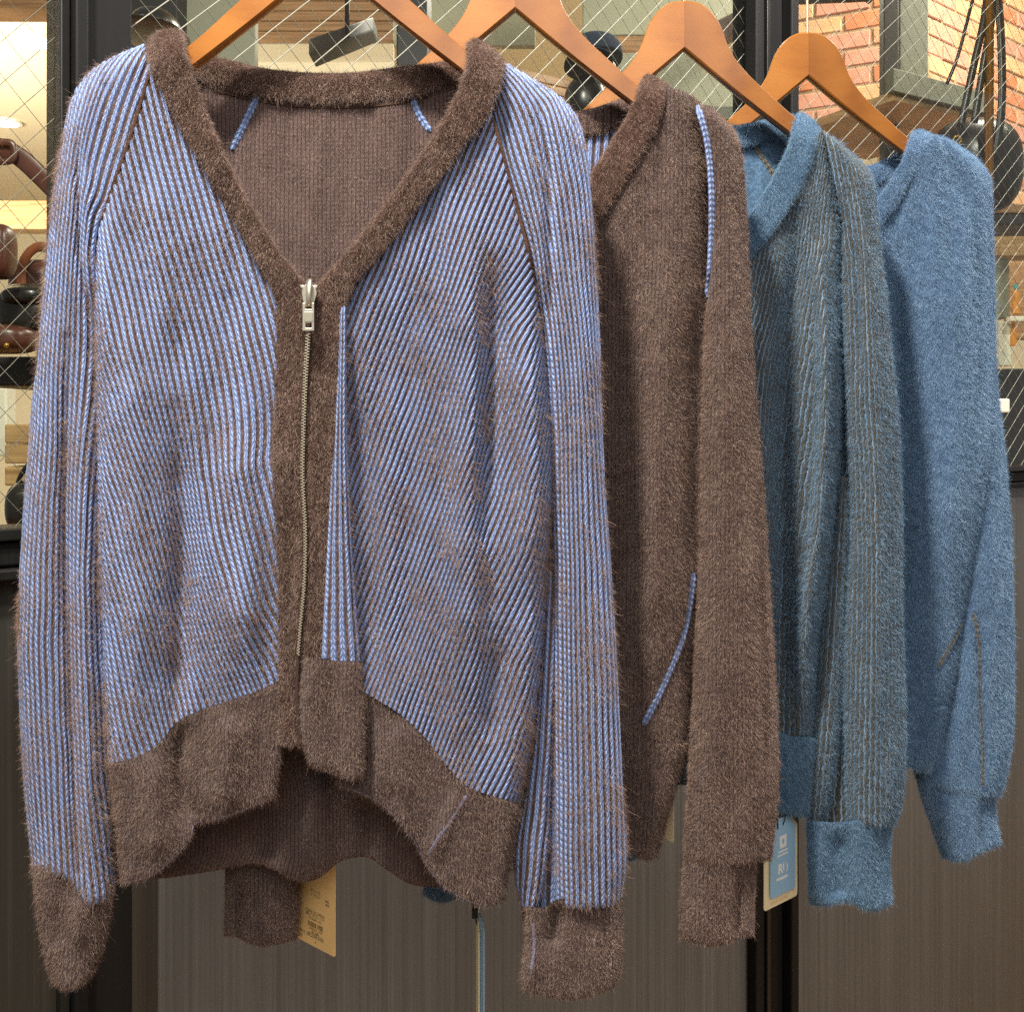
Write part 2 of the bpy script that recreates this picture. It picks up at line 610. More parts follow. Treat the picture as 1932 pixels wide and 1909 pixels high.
def groove_weight(base=.12, power=1.0):
    return lambda q: base + (np.clip(-np.cos((q.R - np.floor(q.R) - .5) * math.tau), 0, 1)) ** power


def cord(name, q, pts, rpx, mat, parent, lift=.001, n=60):
    path = at_surface(q, curve(pts, n), lift)
    k = np.ones(5) / 5
    path[:, 1] = np.convolve(np.pad(path[:, 1], 2, mode='edge'), k, 'valid')
    s = np.linspace(0, 1, n)
    m_ = max(n, int(plen(pts) * 1.6))
    t = np.linspace(0, 1, m_)
    fine = np.stack([np.interp(t, s, path[:, c]) for c in range(3)], -1)
    st = np.abs(np.sin(np.arange(m_) * plen(pts) / m_ / 9.0 * math.pi))       # knitted chain: one bead for each stitch
    taper = np.clip(np.minimum(t, 1 - t) * plen(pts) / 14, .25, 1)
    return tube(name, fine, rpx / F * path[:, 1].mean() * (.86 + .18 * st) * taper, mat, parent, 10, .38)







M['blue_chain'] = rib_material('blue_chain_stitch', lin(140, 164, 212), lin(60, 78, 130), lin(96, 84, 96), groove_at=.40)
M['olive_chain'] = rib_material('olive_chain_stitch', lin(112, 106, 92), lin(58, 54, 46), lin(84, 96, 108), groove_at=.40)


def chain(name, q, pts, wpx, mat, parent, lift=.001, stitch=11.0):
    """flat chain-stitched seam sunk into the knit: a narrow arched ribbon"""
    n = max(24, int(plen(pts) / 3))
    c = curve(pts, n)
    D = at_surface(q, c, lift)[:, 1]
    D = np.convolve(np.pad(D, 4, mode='edge'), np.ones(9) / 9, 'valid')
    t = np.gradient(c, axis=0)
    t /= np.linalg.norm(t, axis=1, keepdims=True)
    side = np.stack([-t[:, 1], t[:, 0]], -1)
    s = np.concatenate([[0], np.cumsum(np.linalg.norm(np.diff(c, axis=0), axis=1))])
    rr = np.random.default_rng(len(pts) * 7 + n)
    wid = wpx / 2 * np.clip(np.minimum(s, s[-1] - s) / 12 + .35, 0, 1) * (1 + .07 * np.sin(s / stitch * math.tau) + rr.normal(0, .04, n))
    w = np.linspace(-1, 1, 9)
    X = c[:, :1] + side[:, :1] * wid[:, None] * w
    Y = c[:, 1:] + side[:, 1:] * wid[:, None] * w
    Dd = D[:, None] + .0022 * w[None] ** 2 - .0012 - .0004 * np.sin(s / stitch * math.tau)[:, None]
    uv = np.stack(np.broadcast_arrays(.5 + w[None] * .40, (s / stitch)[:, None]), -1)
    r = Patch()
    V = P(X, Y, Dd)
    r.o = mesh_np(name, V, grid_faces(n, 9), mat, parent, uv.reshape(-1, 2))
    N = np.cross(np.gradient(V, axis=0), np.gradient(V, axis=1))
    N /= np.linalg.norm(N, axis=2, keepdims=True) + 1e-12
    N *= -np.sign(N[..., 1:2])
    r.V, r.N, r.X, r.Y, r.R = V, N, X, Y, X * 0
    return r

# ------------------------------------------------------------------ partition behind the clothes: wired glass over a panelled base
WO, WD = np.array([-.58, 1.25]), np.array([.7466, .6652])
WN = np.array([WD[1], -WD[0]])                 # towards the viewer


def wall(t, z, off=0.0):
    p = WO + WD * t + WN * off
    return np.array([p[0], p[1], EYE + z])


def t_of(x):
    m = (x - CX) / F
    return (WO[1] * m - WO[0]) / (WD[0] - WD[1] * m)


def wall_box(name, t0, t1, z0, z1, o0, o1, mat, parent=None, bevel=.0):
    bm = bmesh.new()
    add_hex(bm, [wall(t0, z0, o1), wall(t1, z0, o1), wall(t1, z1, o1), wall(t0, z1, o1), wall(t0, z0, o0), wall(t1, z0, o0), wall(t1, z1, o0), wall(t0, z1, o0)])
    return bm_obj(name, bm, mat, parent, bevel=bevel, seg=2)


def streaked(name, a, b, c, rough=.4, spec=.5):
    m = NT(name)
    f = m.noise(60, 6, .7, m.obj((1, 1, .012)))
    g = m.noise(240, 4, .7, m.obj((1, 1, .006)))
    h = m.noise(3.5, 4, .6, m.obj((1, 1, .35)))
    s = m.math('ADD', m.math('ADD', m.math('MULTIPLY', f, .45), m.math('MULTIPLY', g, .3)), m.math('MULTIPLY', h, .25))
    m.set(Base_Color=m.ramp(s, [(.3, a), (.5, b), (.7, c)]), Roughness=m.math('ADD', rough - .1, m.math('MULTIPLY', g, .2)), Specular_IOR_Level=spec)
    m.bump(g, .12, .001)
    return m.m


def glass(name, tint):
    m = NT(name)
    t = m.t
    t.nodes.remove(m.b)
    tr = m.n('ShaderNodeBsdfTransparent')
    tr.inputs[0].default_value = tint
    gl = m.n('ShaderNodeBsdfGlossy')
    gl.inputs['Roughness'].default_value = .02
    fr = m.n('ShaderNodeFresnel')
    fr.inputs[0].default_value = 1.45
    mx = m.n('ShaderNodeMixShader')
    ge = m.n('ShaderNodeNewGeometry')
    m.link(m.math('MULTIPLY', fr.outputs[0], m.math('SUBTRACT', 1.0, ge.outputs['Backfacing'])), mx.inputs[0])
    m.link(tr.outputs[0], mx.inputs[1])
    m.link(gl.outputs[0], mx.inputs[2])
    m.link(mx.outputs[0], m.out.inputs[0])
    return m.m


M['black_frame'] = streaked('black_stained_frame', lin(5, 5, 5), lin(11, 10, 9), lin(24, 22, 20), .6, .25)
M['steel_edge'] = plain('dark_steel_edge', lin(40, 40, 38), .35, .15, 40, metal=.5)
M['panel_taupe'] = streaked('taupe_laminate', lin(66, 65, 62), lin(90, 89, 85), lin(114, 112, 107), .42)
M['panel_dark'] = streaked('dark_laminate', lin(30, 29, 26), lin(46, 44, 39), lin(66, 63, 56), .42)
M['glass'] = glass('wired_glass', (.93, .95, .92, 1))
M['wire'] = plain('wire', lin(176, 172, 160), .45, .1, 60, metal=.2)
M['wire_dark'] = plain('dark_wire', lin(120, 116, 104), .5, .1, 60, metal=.5)

PA, PB, PC = (-.45, t_of(103)), (t_of(242), t_of(1404)), (t_of(1482), 4.2)
SILL, TOPZ = -.12, 1.25
part = thing('glass_partition', wall(.6, -1.0), 'dark framed partition of diamond wired glass above streaked taupe panels behind the cardigans', 'partition')
# posts
wall_box('post', t_of(103), t_of(122), -1.75, TOPZ, -.03, .020, M['steel_edge'], part, .002)
wall_box('post', t_of(124), t_of(150), -1.75, TOPZ, -.03, .032, M['black_frame'], part, .003)
wall_box('post', t_of(152), t_of(242), -1.75, TOPZ, -.03, .012, M['black_frame'], part, .002)
wall_box('post', t_of(1404), t_of(1420), -1.75, TOPZ, -.03, .03, M['black_frame'], part, .003)
wall_box('post', t_of(1422), t_of(1428), -1.75, TOPZ, -.03, .034, M['steel_edge'], part, .001)
wall_box('post', t_of(1430), t_of(1466), -1.75, TOPZ, -.03, .014, M['black_frame'], part, .003)
wall_box('post', t_of(1468), t_of(1482), -1.75, TOPZ, -.03, .034, M['black_frame'], part, .003)
for k, (a, b) in enumerate((PA, PB, PC)):
    wall_box('sill_rail', a, b, SILL - .014, SILL, -.03, .030, M['steel_edge'], part, .002)
    wall_box('sill_rail', a, b, SILL - .044, SILL - .016, -.03, .022, M['black_frame'], part, .003)
    wall_box('sill_rail', a, b, SILL - .060, SILL - .046, -.03, .030, M['black_frame'], part, .003)
    wall_box('base_panel', a, b, -1.75, SILL - .062, -.03, .008, M['panel_dark'] if k == 0 else M['panel_taupe'], part, .001)
    if k == 1:
        wall_box('base_panel', a, t_of(292), -1.75, SILL - .062, -.03, .011, M['panel_dark'], part, .001)
    pane = wall_box('glass_pane', a, b, SILL + .001, TOPZ, -.004, .004, M['glass'], part)
    slope, gap = ((1.12, .043), (.95, .050), (.74, .070))[k]
    for fam, rad in ((1, .0008 if k else .0005), (-1, .0006 if k else .0004)):
        Vs, Fs, n0 = [], [], 0
        H = TOPZ - SILL
        c = -H / slope
        while c < (b - a) + H / slope:
            # z = SILL + fam*slope*(t - t0)
            t0 = a + c if fam > 0 else a + c + H / slope - 0
            t1, z1 = (t0 + H / slope, TOPZ) if fam > 0 else (t0 - H / slope, TOPZ)
            p, q = np.array([t0, SILL]), np.array([t1, z1])
            lo, hi = 0.0, 1.0
            d = q - p
            s0, s1 = (a - p[0]) / d[0], (b - p[0]) / d[0]
            lo, hi = max(lo, min(s0, s1)), min(hi, max(s0, s1))
            c += gap
            if hi - lo < .01: continue
            ks = np.linspace(lo, hi, 10)
            wob = np.random.default_rng(int(abs(c) * 1e4) + k).normal(0, .0006, 10)
            path = np.array([wall(p[0] + d[0] * s + w, p[1] + d[1] * s) for s, w in zip(ks, wob)])
            V, f = tube_mesh(path, rad, 4, normal=(WN[0], WN[1], 0), closed_ends=False)
            Vs.append(V); Fs.append(f + n0); n0 += len(V)
        tag(mesh_np('wire_mesh', np.vstack(Vs), np.vstack(Fs), M['wire'] if fam > 0 and k else M['wire_dark'], pane), kind='stuff')

# ------------------------------------------------------------------ the shop behind the glass
M['cream'] = plain('cream_plaster', lin(236, 222, 190), .8, .03, 3)
M['wood_light'] = None


def grain(name, a, b, stretch, scale=6, rough=.5):
    m = NT(name)
    f = m.noise(scale, 6, .65, m.obj(stretch))
    m.set(Base_Color=m.ramp(f, [(.3, a), (.7, b)]), Roughness=rough)
    return m.m


M['wood_light'] = grain('pale_oak', lin(150, 112, 68), lin(206, 170, 118), (1, 1, 14))
M['wood_brown'] = grain('brown_oak', lin(112, 78, 46), lin(172, 132, 88), (1, 1, 20), 4)
M['grey_green'] = plain('grey_green_paint', lin(148, 148, 126), .6, .06, 3)
M['grey_green_d'] = plain('dark_grey_green_paint', lin(98, 100, 86), .6, .06, 3)
M['shop_black'] = plain('shop_black', lin(28, 26, 23), .5, .2, 8)
M['leather'] = plain('brown_leather', lin(74, 38, 26), .35, .25, 40, bump=.1)
M['leather_tan'] = plain('tan_leather', lin(122, 66, 36), .4, .2, 40, bump=.1)
M['leather_black'] = plain('black_leather', lin(30, 27, 23), .28, .3, 30, bump=.1)
M['navy'] = plain('navy_cloth', lin(34, 42, 58), .9, .2, 60)
M['brass'] = plain('brass', lin(196, 158, 84), .25, .1, 40, metal=.9)
M['white_box'] = plain('white_card', lin(232, 226, 206), .6, .04, 10)
M['mortar'] = plain('mortar', lin(168, 140, 112), .9, .2, 60, bump=.4)
m = NT('lamp_glow')
m.set(Base_Color=(1, 1, 1, 1), Emission_Color=(1, .93, .8, 1), Emission_Strength=9.0)
M['lamp'] = m.m


def bricks_mat(k, c):
    mm = NT('brick_%s' % k)
    f = mm.noise(18, 5, .65, mm.obj((1, 1, 1), 'Object'))
    dark = tuple(v * .75 for v in c[:3]) + (1,)
    mm.set(Base_Color=mm.ramp(f, [(.3, dark), (.7, c)]), Roughness=.85)
    mm.bump(f, .4, .004)
    return mm.m


BR = [bricks_mat(k, c) for k, c in (('clay', lin(214, 150, 112)), ('sand', lin(222, 172, 126)), ('rose', lin(206, 146, 122)), ('rust', lin(200, 128, 88)))]

cz = 1.6
# ceiling of the shop
bm = bmesh.new()
add_box(bm, (-7, 2.6, EYE + cz), (-1.35, 9.2, EYE + cz + .1))
tag(bm_obj('ceiling', bm, M['cream']), kind='structure')
bm = bmesh.new()
add_box(bm, (-1.35, 3.2, EYE + 2.7), (7.5, 9.2, EYE + 2.8))
tag(bm_obj('ceiling', bm, M['cream']), kind='structure')
bm = bmesh.new()
add_box(bm, (-7, 9.0, EYE - 1.8), (7.5, 9.1, EYE + 2.7))
tag(bm_obj('wall_back', bm, M['cream']), kind='structure')
bm = bmesh.new()
add_box(bm, (-7, -1.5, EYE - 1.85), (7.5, 9.1, EYE - 1.8))
tag(bm_obj('floor', bm, M['wood_brown']), kind='structure')

for k, (x, y) in enumerate(((72, 76), (10, 229), (66, 186))):
    D = cz * F / (CY - y)
    c = P(x, y, D)
    if k == 2: continue
    o = thing('ceiling_downlight', (c[0], c[1], EYE + cz), ['lit round ceiling downlight high behind the left glass, the upper one', 'lit round ceiling downlight behind the left glass, lower one at the picture edge'][k], 'ceiling light', 'downlights')
    a = np.linspace(0, math.tau, 25)[:-1]
    for nm, r0, h0, mat in (('trim_ring', .085, .012, M['white_box']), ('lens', .066, .016, M['lamp'])):
        bm = bmesh.new()
        lo = [bm.verts.new((c[0] + math.cos(t) * r0, c[1] + math.sin(t) * r0, EYE + cz - h0)) for t in a]
        hi = [bm.verts.new((c[0] + math.cos(t) * r0 * 1.06, c[1] + math.sin(t) * r0 * 1.06, EYE + cz - .001)) for t in a]
        bm.faces.new(lo)
        for i in range(24):
            bm.faces.new([lo[i], lo[(i + 1) % 24], hi[(i + 1) % 24], hi[i]])
        bm_obj(nm, bm, mat, o)


def board(name, x0, y0, x1, y1, D, th, mat, label, cat, bevel=.004, D2=None):
    o = slab(name, x0, y0, x1, y1, D, th, mat, None, bevel, D2)
    return tag(o, label, cat)


def blob(name, x, y, D, rx, ry, rd, mat, parent, e=2.4, flat_bottom=False, n=28):
    """soft rounded body (superellipsoid), radii in photo pixels, rd in metres"""
    k = D / F
    u = np.linspace(-math.pi / 2, math.pi / 2, n)
    v = np.linspace(0, math.tau, n * 2)
    sp = lambda a, q: np.sign(a) * np.abs(a) ** (2 / q)
    cu, su, cv, sv = np.cos(u)[:, None], np.sin(u)[:, None], np.cos(v)[None], np.sin(v)[None]
    c = P(x, y, D)
    Z = sp(su, e) * np.ones_like(cv)
    if flat_bottom: Z = np.where(Z < 0, Z * .15, Z)
    V = np.stack([c[0] + rx * k * sp(cu, e) * sp(cv, e), c[1] + rd * sp(cu, e) * sp(sv, e), c[2] + ry * k * Z], -1)
    return mesh_np(name, V, grid_faces(n, n * 2), mat, parent)


# left pane
board('wood_beam', -60, -40, 100, 16, 3.4, .12, M['wood_brown'], 'dark wooden ceiling beam at the top left behind the glass', 'beam')
board('wood_fascia', -80, 378, 140, 432, 5.6, .15, M['wood_light'], 'pale wooden fascia board seen beside the left sleeve', 'fascia')
board('display_shelf', -60, 672, 130, 728, 1.95, .30, M['shop_black'], 'black display shelf behind the left glass under the leather bags', 'shelf')
board('white_carton', -60, 731, 12, 860, 2.5, .05, M['white_box'], 'white carton below the black display shelf at the left edge', 'carton')
for k, y in enumerate((800, 838, 880)):
    board('wooden_crate', 8, y, 120, y + 36, 2.4, .2, M['wood_light'], ['top', 'middle', 'bottom'][k] + ' pale wooden box of the stack below the black shelf', 'box')
o = thing('leather_bag', P(20, 664, 1.85), 'brown leather bag with a wide arched shoulder strap behind the left glass', 'bag')
st = curve([(-60, 275), (-10, 276), (30, 292), (70, 326), (110, 368), (150, 430)], 50)
tube('strap', P(st[:, 0], st[:, 1], 1.72), .015, M['leather'], o, 10, .16)
st = curve([(-8, 268), (22, 272), (24, 300), (-8, 306)], 30)
tube('strap_loop', P(st[:, 0], st[:, 1], 1.712), .006, M['leather'], o, 8, .5)
blob('body', 0, 640, 1.85, 66, 27, .05, M['leather'], o, 3.2)
blob('rivet', 12, 651, 1.798, 5, 5, .004, M['brass'], o, 2)
blob('flap', 0, 475, 1.80, 26, 52, .03, M['leather'], o, 3)
o = thing('leather_bag', P(50, 630, 2.0), 'tan leather bag with ring handles beside the left sleeve', 'bag')
st = curve([(100, 470), (70, 466), (48, 486), (40, 520), (46, 560), (70, 592), (90, 610)], 40)
tube('handle', P(st[:, 0], st[:, 1], 1.93), .009, M['leather_tan'], o, 10, .5)
blob('body', 75, 560, 1.98, 50, 70, .05, M['leather'], o, 3)
o = thing('black_pouch', P(50, 635, 1.9), 'glossy black pouch standing on the black display shelf at the left', 'bag')
blob('body', 55, 588, 1.90, 50, 52, .045, M['leather_black'], o, 3.0)
blob('flap', 55, 560, 1.88, 46, 20, .04, M['leather_black'], o, 2.6)
o = thing('black_pouch', P(40, 985, 1.6), 'black handbag low behind the left glass beside the blue sleeve', 'bag')
blob('body', 62, 955, 1.62, 40, 52, .05, M['leather_black'], o, 2.6)
st = curve([(30, 945), (38, 900), (62, 872), (90, 900)], 24)
tube('handle', P(st[:, 0], st[:, 1], 1.60), .004, M['leather_black'], o, 8)

# middle pane
board('dark_cabinet', 232, -40, 334, 190, 3.3, .2, M['shop_black'], 'black cabinet side behind the front cardigan\'s left shoulder', 'cabinet')
o = thing('black_hat', P(290, 110, 2.6), 'black rounded hat on display behind the front cardigan\'s left shoulder', 'hat')
blob('crown', 296, 62, 2.6, 44, 40, .09, M['leather_black'], o, 2.3, True)
blob('brim', 290, 66, 2.6, 62, 9, .13, M['leather_black'], o, 2.2)
board('partition_board', 336, -40, 482, 200, 3.4, .04, M['grey_green'], 'grey green upright board behind the front hanger\'s left arm', 'board')
for k in range(6):
    y = -36 + k * 19
    D = 4.1
    o = slab('plank', 470, y, 742, y + 18, D, .03, M['wood_brown'], None, .003)
    if k == 0:
        wp = tag(new_obj('plank_ceiling', None, None, tuple(P(606, 80, D))), 'brown planked bulkhead seen between the front hanger arms', 'bulkhead')
    o.parent = wp
    o.location = Vector(o.location) - Vector(wp.location)
board('cream_screen', 480, 82, 742, 260, 4.3, .05, M['cream'], 'cream lit screen above the front cardigan\'s back neck', 'screen')
o = thing('track_spotlight', P(640, 60, 3.2), 'black track spotlight box between the front hanger arms', 'spotlight')
bm = bmesh.new()
a, b = P(582, 104, 3.2), P(704, 58, 3.75)
w = np.array([.0, .12, 0]); h = np.array([0, 0, .05])
add_hex(bm, [a, b, b + h, a + h, a + w, b + w, b + w + h, a + w + h])
bm_obj('housing', bm, M['shop_black'], o, bevel=.006)
tube('stem', np.array([P(655, 70, 3.5), P(655, -30, 3.5)]), .008, M['shop_black'], o)
board('dark_backing', 748, -40, 806, 240, 3.6, .2, M['shop_black'], 'dark pillar between the first and second hanger', 'backing')  # plain black slab standing in for a dark gap
board('grey_board', 700, -40, 1010, 86, 4.7, .05, M['grey_green'], 'grey green board behind the second hanger', 'board')
pw = tag(new_obj('plank_wall', None, None, tuple(P(960, 260, 3.7))), 'brown planked panel seen below the second hanger\'s notch', 'panel')
for k in range(9):
    o = slab('plank', 808, 88 + k * 19, 1100, 106 + k * 19, 3.7, .02, M['wood_brown'], None, .003, 4.1)
    o.parent = pw
    o.location = Vector(o.location) - Vector(pw.location)
o = thing('cap', P(1120, 160, 2.7), 'navy cap on display between the second and third hanger', 'cap')
blob('crown', 1122, 112, 2.7, 52, 44, .1, M['navy'], o, 2.3, True)
blob('peak', 1110, 122, 2.62, 46, 7, .12, M['navy'], o, 2.2)
blob('lining', 1122, 132, 2.69, 40, 12, .08, M['white_box'], o, 2.2)
o = thing('black_pouch', P(1090, 240, 2.6), 'round black bag just above the front cardigan\'s right shoulder', 'bag')
blob('body', 1106, 196, 2.6, 42, 52, .06, M['leather_black'], o, 2.2)
board('grey_board', 1100, -60, 1412, 66, 4.4, .05, M['grey_green'], 'pale grey green board at the top behind the third hanger', 'board')
board('grey_board', 1150, 100, 1420, 210, 4.0, .05, M['grey_green'], 'grey green board below the third hanger\'s notch', 'board')
board('wood_strip', 1100, 68, 1300, 118, 4.2, .05, M['wood_brown'], 'brown wooden strip behind the third hanger', 'board')
board('grey_rail', 1150, 200, 1420, 226, 3.9, .06, M['grey_green_d'], 'dark grey green rail under the third hanger\'s right arm', 'rail')
board('cream_screen', 1180, 226, 1420, 330, 5.0, .05, M['cream'], 'cream patch beside the third cardigan\'s collar', 'screen')
o = thing('ceiling_beam', P(1390, 60, 3.4), 'short black slanting beam left of the dark right post', 'beam')
bm = bmesh.new()
a, b = P(1352, 84, 3.3), P(1440, 34, 3.8)
h = np.array([0, 0, .075]); w = np.array([0, .1, 0])
add_hex(bm, [a, b, b + h, a + h, a + w, b + w, b + w + h, a + w + h])
bm_obj('beam', bm, M['shop_black'], o, bevel=.005)

# right pane
board('grey_board', 1476, 12, 1606, 420, 4.6, .05, M['grey_green'], 'tall grey green board directly behind the rearmost hanger', 'board')
o = thing('ceiling_rod', P(1560, 0, 3.4), 'black horizontal rod at the top edge right of the dark post', 'rod')
tube('rod', np.array([P(1440, 2, 3.4), P(1640, -6, 3.5)]), .016, M['shop_black'], o, 12)
blob('end_cap', 1640, -6, 3.5, 5, 12, .02, M['shop_black'], o, 3)
CN = np.array([1.55, 4.3])                      # outside corner of the brick pier


def brick_wall(name, label, dirv, length, z0, z1, outn, seed):
    r = random.Random(seed)
    d = np.array(dirv) / np.linalg.norm(dirv)
    nrm = np.array(outn) / np.linalg.norm(outn)
    root = thing(name, (CN[0], CN[1], EYE + z0), label, 'wall')
    def pt(t, z, o):
        q = CN + d * t + nrm * o
        return np.array([q[0], q[1], EYE + z])
    bm = bmesh.new()
    add_hex(bm, [pt(0, z0, 0), pt(length, z0, 0), pt(length, z1, 0), pt(0, z1, 0), pt(0, z0, -.1), pt(length, z0, -.1), pt(length, z1, -.1), pt(0, z1, -.1)])
    bm_obj('mortar_bed', bm, M['mortar'], root)
    bl, bh, g = .215, .064, .011
    row, z = 0, z0
    while z + bh < z1:
        t = -(.5 * (bl + g)) * (row % 2)
        while t < length:
            a, b = max(t, 0), min(t + bl, length)
            if b - a > .03:
                pr = r.uniform(.004, .010)
                bm = bmesh.new()
                j = lambda: r.uniform(-.0025, .0025)
                f0 = [pt(a + j(), z + j(), pr), pt(b + j(), z + j(), pr), pt(b + j(), z + bh + j(), pr), pt(a + j(), z + bh + j(), pr)]
                add_hex(bm, f0 + [p - np.append(nrm, 0) * .02 for p in f0])
                bm_obj('brick', bm, r.choice(BR), root, bevel=.004, seg=1)
            t += bl + g
        z += bh + g
        row += 1
    return root


brick_wall('brick_wall', 'red brick wall at the right behind the hanging straps', (1, .85), 1.6, .70, 2.2, (.65, -.76), 3)
brick_wall('brick_wall', 'narrow red brick return left of the grey post, behind the rearmost hanger', (-.95, .5), .55, 1.15, 2.2, (-.46, -.89), 5)
board('dark_post', 1668, -40, 1696, 330, 3.6, .05, M['shop_black'], 'thin dark brown post beside the bricks', 'post')
board('grey_post', 1697, -40, 1752, 200, 3.7, .1, M['grey_green_d'], 'dark grey post in front of the brick corner', 'post')
o = thing('wall_shelf', P(1780, 200, 3.6), 'brown wooden wall shelf with a dark frame above the black bag at right', 'shelf')
slab('front_edge', 1686, 128, 1872, 172, 3.3, .03, M['grey_green_d'], o, .003, 3.56)
bm = bmesh.new()
p = [P(1686, 171, 3.33), P(1872, 215, 3.59)]
p[1][2] = p[0][2]
q = [x + np.array([-.25, .5, 0]) for x in p]
add_hex(bm, [p[0] - (0, 0, .03), p[1] - (0, 0, .03), p[1], p[0], q[0] - (0, 0, .03), q[1] - (0, 0, .03), q[1], q[0]])
bm_obj('shelf_board', bm, M['wood_light'], o, bevel=.003)
slab('lower_rail', 1690, 216, 1850, 238, 4.0, .03, M['shop_black'], o, .003, 3.85)
o = thing('clothes_rail_pole', P(1866, 380, 3.1), 'brass upright pole in front of the brick wall', 'pole')
tube('pole', np.array([P(1866, -60, 3.1), P(1866, 880, 3.1)]), .013, M['brass'], o, 12)
o = thing('black_handbag', P(1830, 392, 3.2), 'large black leather handbag with long straps behind the rearmost cardigan\'s shoulder', 'bag')
blob('body', 1836, 318, 3.25, 84, 92, .12, M['leather_black'], o, 2.6)
for k, line in enumerate(([(1812, 240), (1838, 120), (1856, 40), (1866, -40)], [(1838, 232), (1856, 120), (1872, 30), (1878, -40)], [(1786, 160), (1806, 110), (1830, 20), (1846, -40)], [(1880, -40), (1888, 60), (1890, 200), (1878, 300)])):
    st = curve(line, 30)
    tube('strap', P(st[:, 0], st[:, 1], 3.1), [.011, .011, .005, .012][k], M['leather_black'], o, 8, .35)
for x, y in ((1806, 264), (1866, 283)):
    a = np.linspace(0, math.tau, 20)
    c = P(x, y, 3.10)
    tube('ring', np.stack([c[0] + .011 * np.cos(a), np.full(20, c[1]), c[2] + .011 * np.sin(a)], -1), .003, M['brass'], o, 8)
board('display_shelf', 1850, 384, 2000, 402, 3.2, .3, M['wood_brown'], 'brown wooden shelf under the black handbag at the right edge', 'shelf')
board('shelf_rail', 1850, 404, 2000, 424, 3.2, .2, M['shop_black'], 'black rail under the wooden shelf at the right edge', 'rail')
board('cream_counter', 1860, 426, 2010, 484, 3.6, .1, M['wood_light'], 'pale brown counter front at the right edge', 'counter')
board('grey_display_box', 1868, 486, 1904, 600, 3.4, .1, M['grey_green'], 'grey green display box beside the right edge', 'box')
board('wood_board', 1904, 486, 2010, 640, 4.2, .05, M['wood_brown'], 'brown board behind the small bottles at the right edge', 'board')
M['teal'] = plain('teal_plastic', lin(70, 180, 190), .35, .1, 30)
M['orange'] = plain('orange_label', lin(232, 150, 40), .5, .15, 30)
M['plain_white'] = plain('white_paper', lin(245, 240, 215), .6, .05, 20)  # even white colour, no emission


def bottle(x, y, h, w, D, body, cap, label):
    o = thing('bottle', P(x, y, D), label, 'bottle', 'small things on the right shelf')
    k = D / F
    c = P(x, y, D)
    prof = [(0, 0), (.95, 0), (1, .04), (1, .60), (.8, .70), (.42, .78), (.42, .82), (0, .82)]
    cp = [(0, .82), (.5, .82), (.5, .99), (.4, 1), (0, 1)]
    for nm, pr, mt in (('bottle_body', prof, body), ('bottle_cap', cp, cap)):
        a = np.linspace(0, math.tau, 17)
        pr = np.array(pr)
        V = np.stack([c[0] + pr[:, :1] * w / 2 * k * np.cos(a), c[1] + pr[:, :1] * w / 2 * k * np.sin(a), c[2] + pr[:, 1:] * h * k * np.ones_like(a)], -1)
        mesh_np(nm, V, grid_faces(len(pr), 17), mt, o)


bottle(1917, 592, 56, 14, 3.3, M['orange'], M['teal'], 'orange bottle with a turquoise cap at the right edge')
bottle(1912, 652, 46, 13, 3.3, M['orange'], M['orange'], 'small orange bottle below the turquoise capped one')
board('white_label_strip', 1906, 596, 1990, 606, 3.25, .03, M['plain_white'], 'narrow white label strip under the turquoise capped bottle', 'label strip')
board('paper_packet', 1884, 606, 1909, 690, 3.3, .04, M['plain_white'], 'upright white paper packet beside the right edge', 'packet')
board('white_cup_box', 1876, 752, 1906, 778, 2.9, .06, M['white_box'], 'small white box low behind the right glass', 'box')
board('dark_cabinet', 1840, 695, 2060, 900, 3.5, .2, M['shop_black'], 'dark cabinet below the packets at the right edge', 'cabinet')

# ------------------------------------------------------------------ wooden hangers
def wood(name, c1, c2, c3, stretch, rough=.35, scale=7, coat=.3):
    m = NT(name)
    v = m.obj(stretch)
    f = m.noise(scale, 6, .6, v)
    w = m.n('ShaderNodeTexWave', wave_type='BANDS')
    w.inputs['Scale'].default_value = scale * .7
    w.inputs['Distortion'].default_value = 6
    w.inputs['Detail'].default_value = 3
    m.link(v, w.inputs['Vector'])
    fine = m.noise(scale * 30, 4, .6, v)
    g = m.math('ADD', m.math('ADD', m.math('MULTIPLY', f, .55), m.math('MULTIPLY', w.outputs['Fac'], .2)), m.math('MULTIPLY', fine, .25))
    m.set(Base_Color=m.ramp(g, [(.25, c1), (.5, c2), (.8, c3)]), Roughness=rough, Coat_Weight=.18, Coat_Roughness=.08, Specular_IOR_Level=.3)
    m.bump(f, .06, .001)
    return m.m


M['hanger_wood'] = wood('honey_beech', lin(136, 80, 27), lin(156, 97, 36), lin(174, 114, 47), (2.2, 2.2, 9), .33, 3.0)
M['hanger_wood_shaded'] = wood('honey_beech_shaded', lin(118, 68, 22), lin(138, 84, 30), lin(156, 100, 40), (2.6, 2.6, 8), .33, 3.2)  # right arms: their shading put into a darker copy of the wood
M['hook_metal'] = plain('pale_hook_metal', lin(206, 190, 160), .3, .05, 60, metal=.9)
HU = [(0, 0), (14, 0.6), (29, 4), (43, 13), (56, 26), (66, 41), (75, 62), (82, 83), (94, 106), (109, 126), (131, 150), (156, 173), (184, 199), (212, 223), (262, 262), (312, 300), (330, 320)]
HL = [(0, 95), (12, 105), (50, 137), (99, 177), (150, 217), (202, 257), (252, 296), (300, 334), (318, 340), (330, 334)]


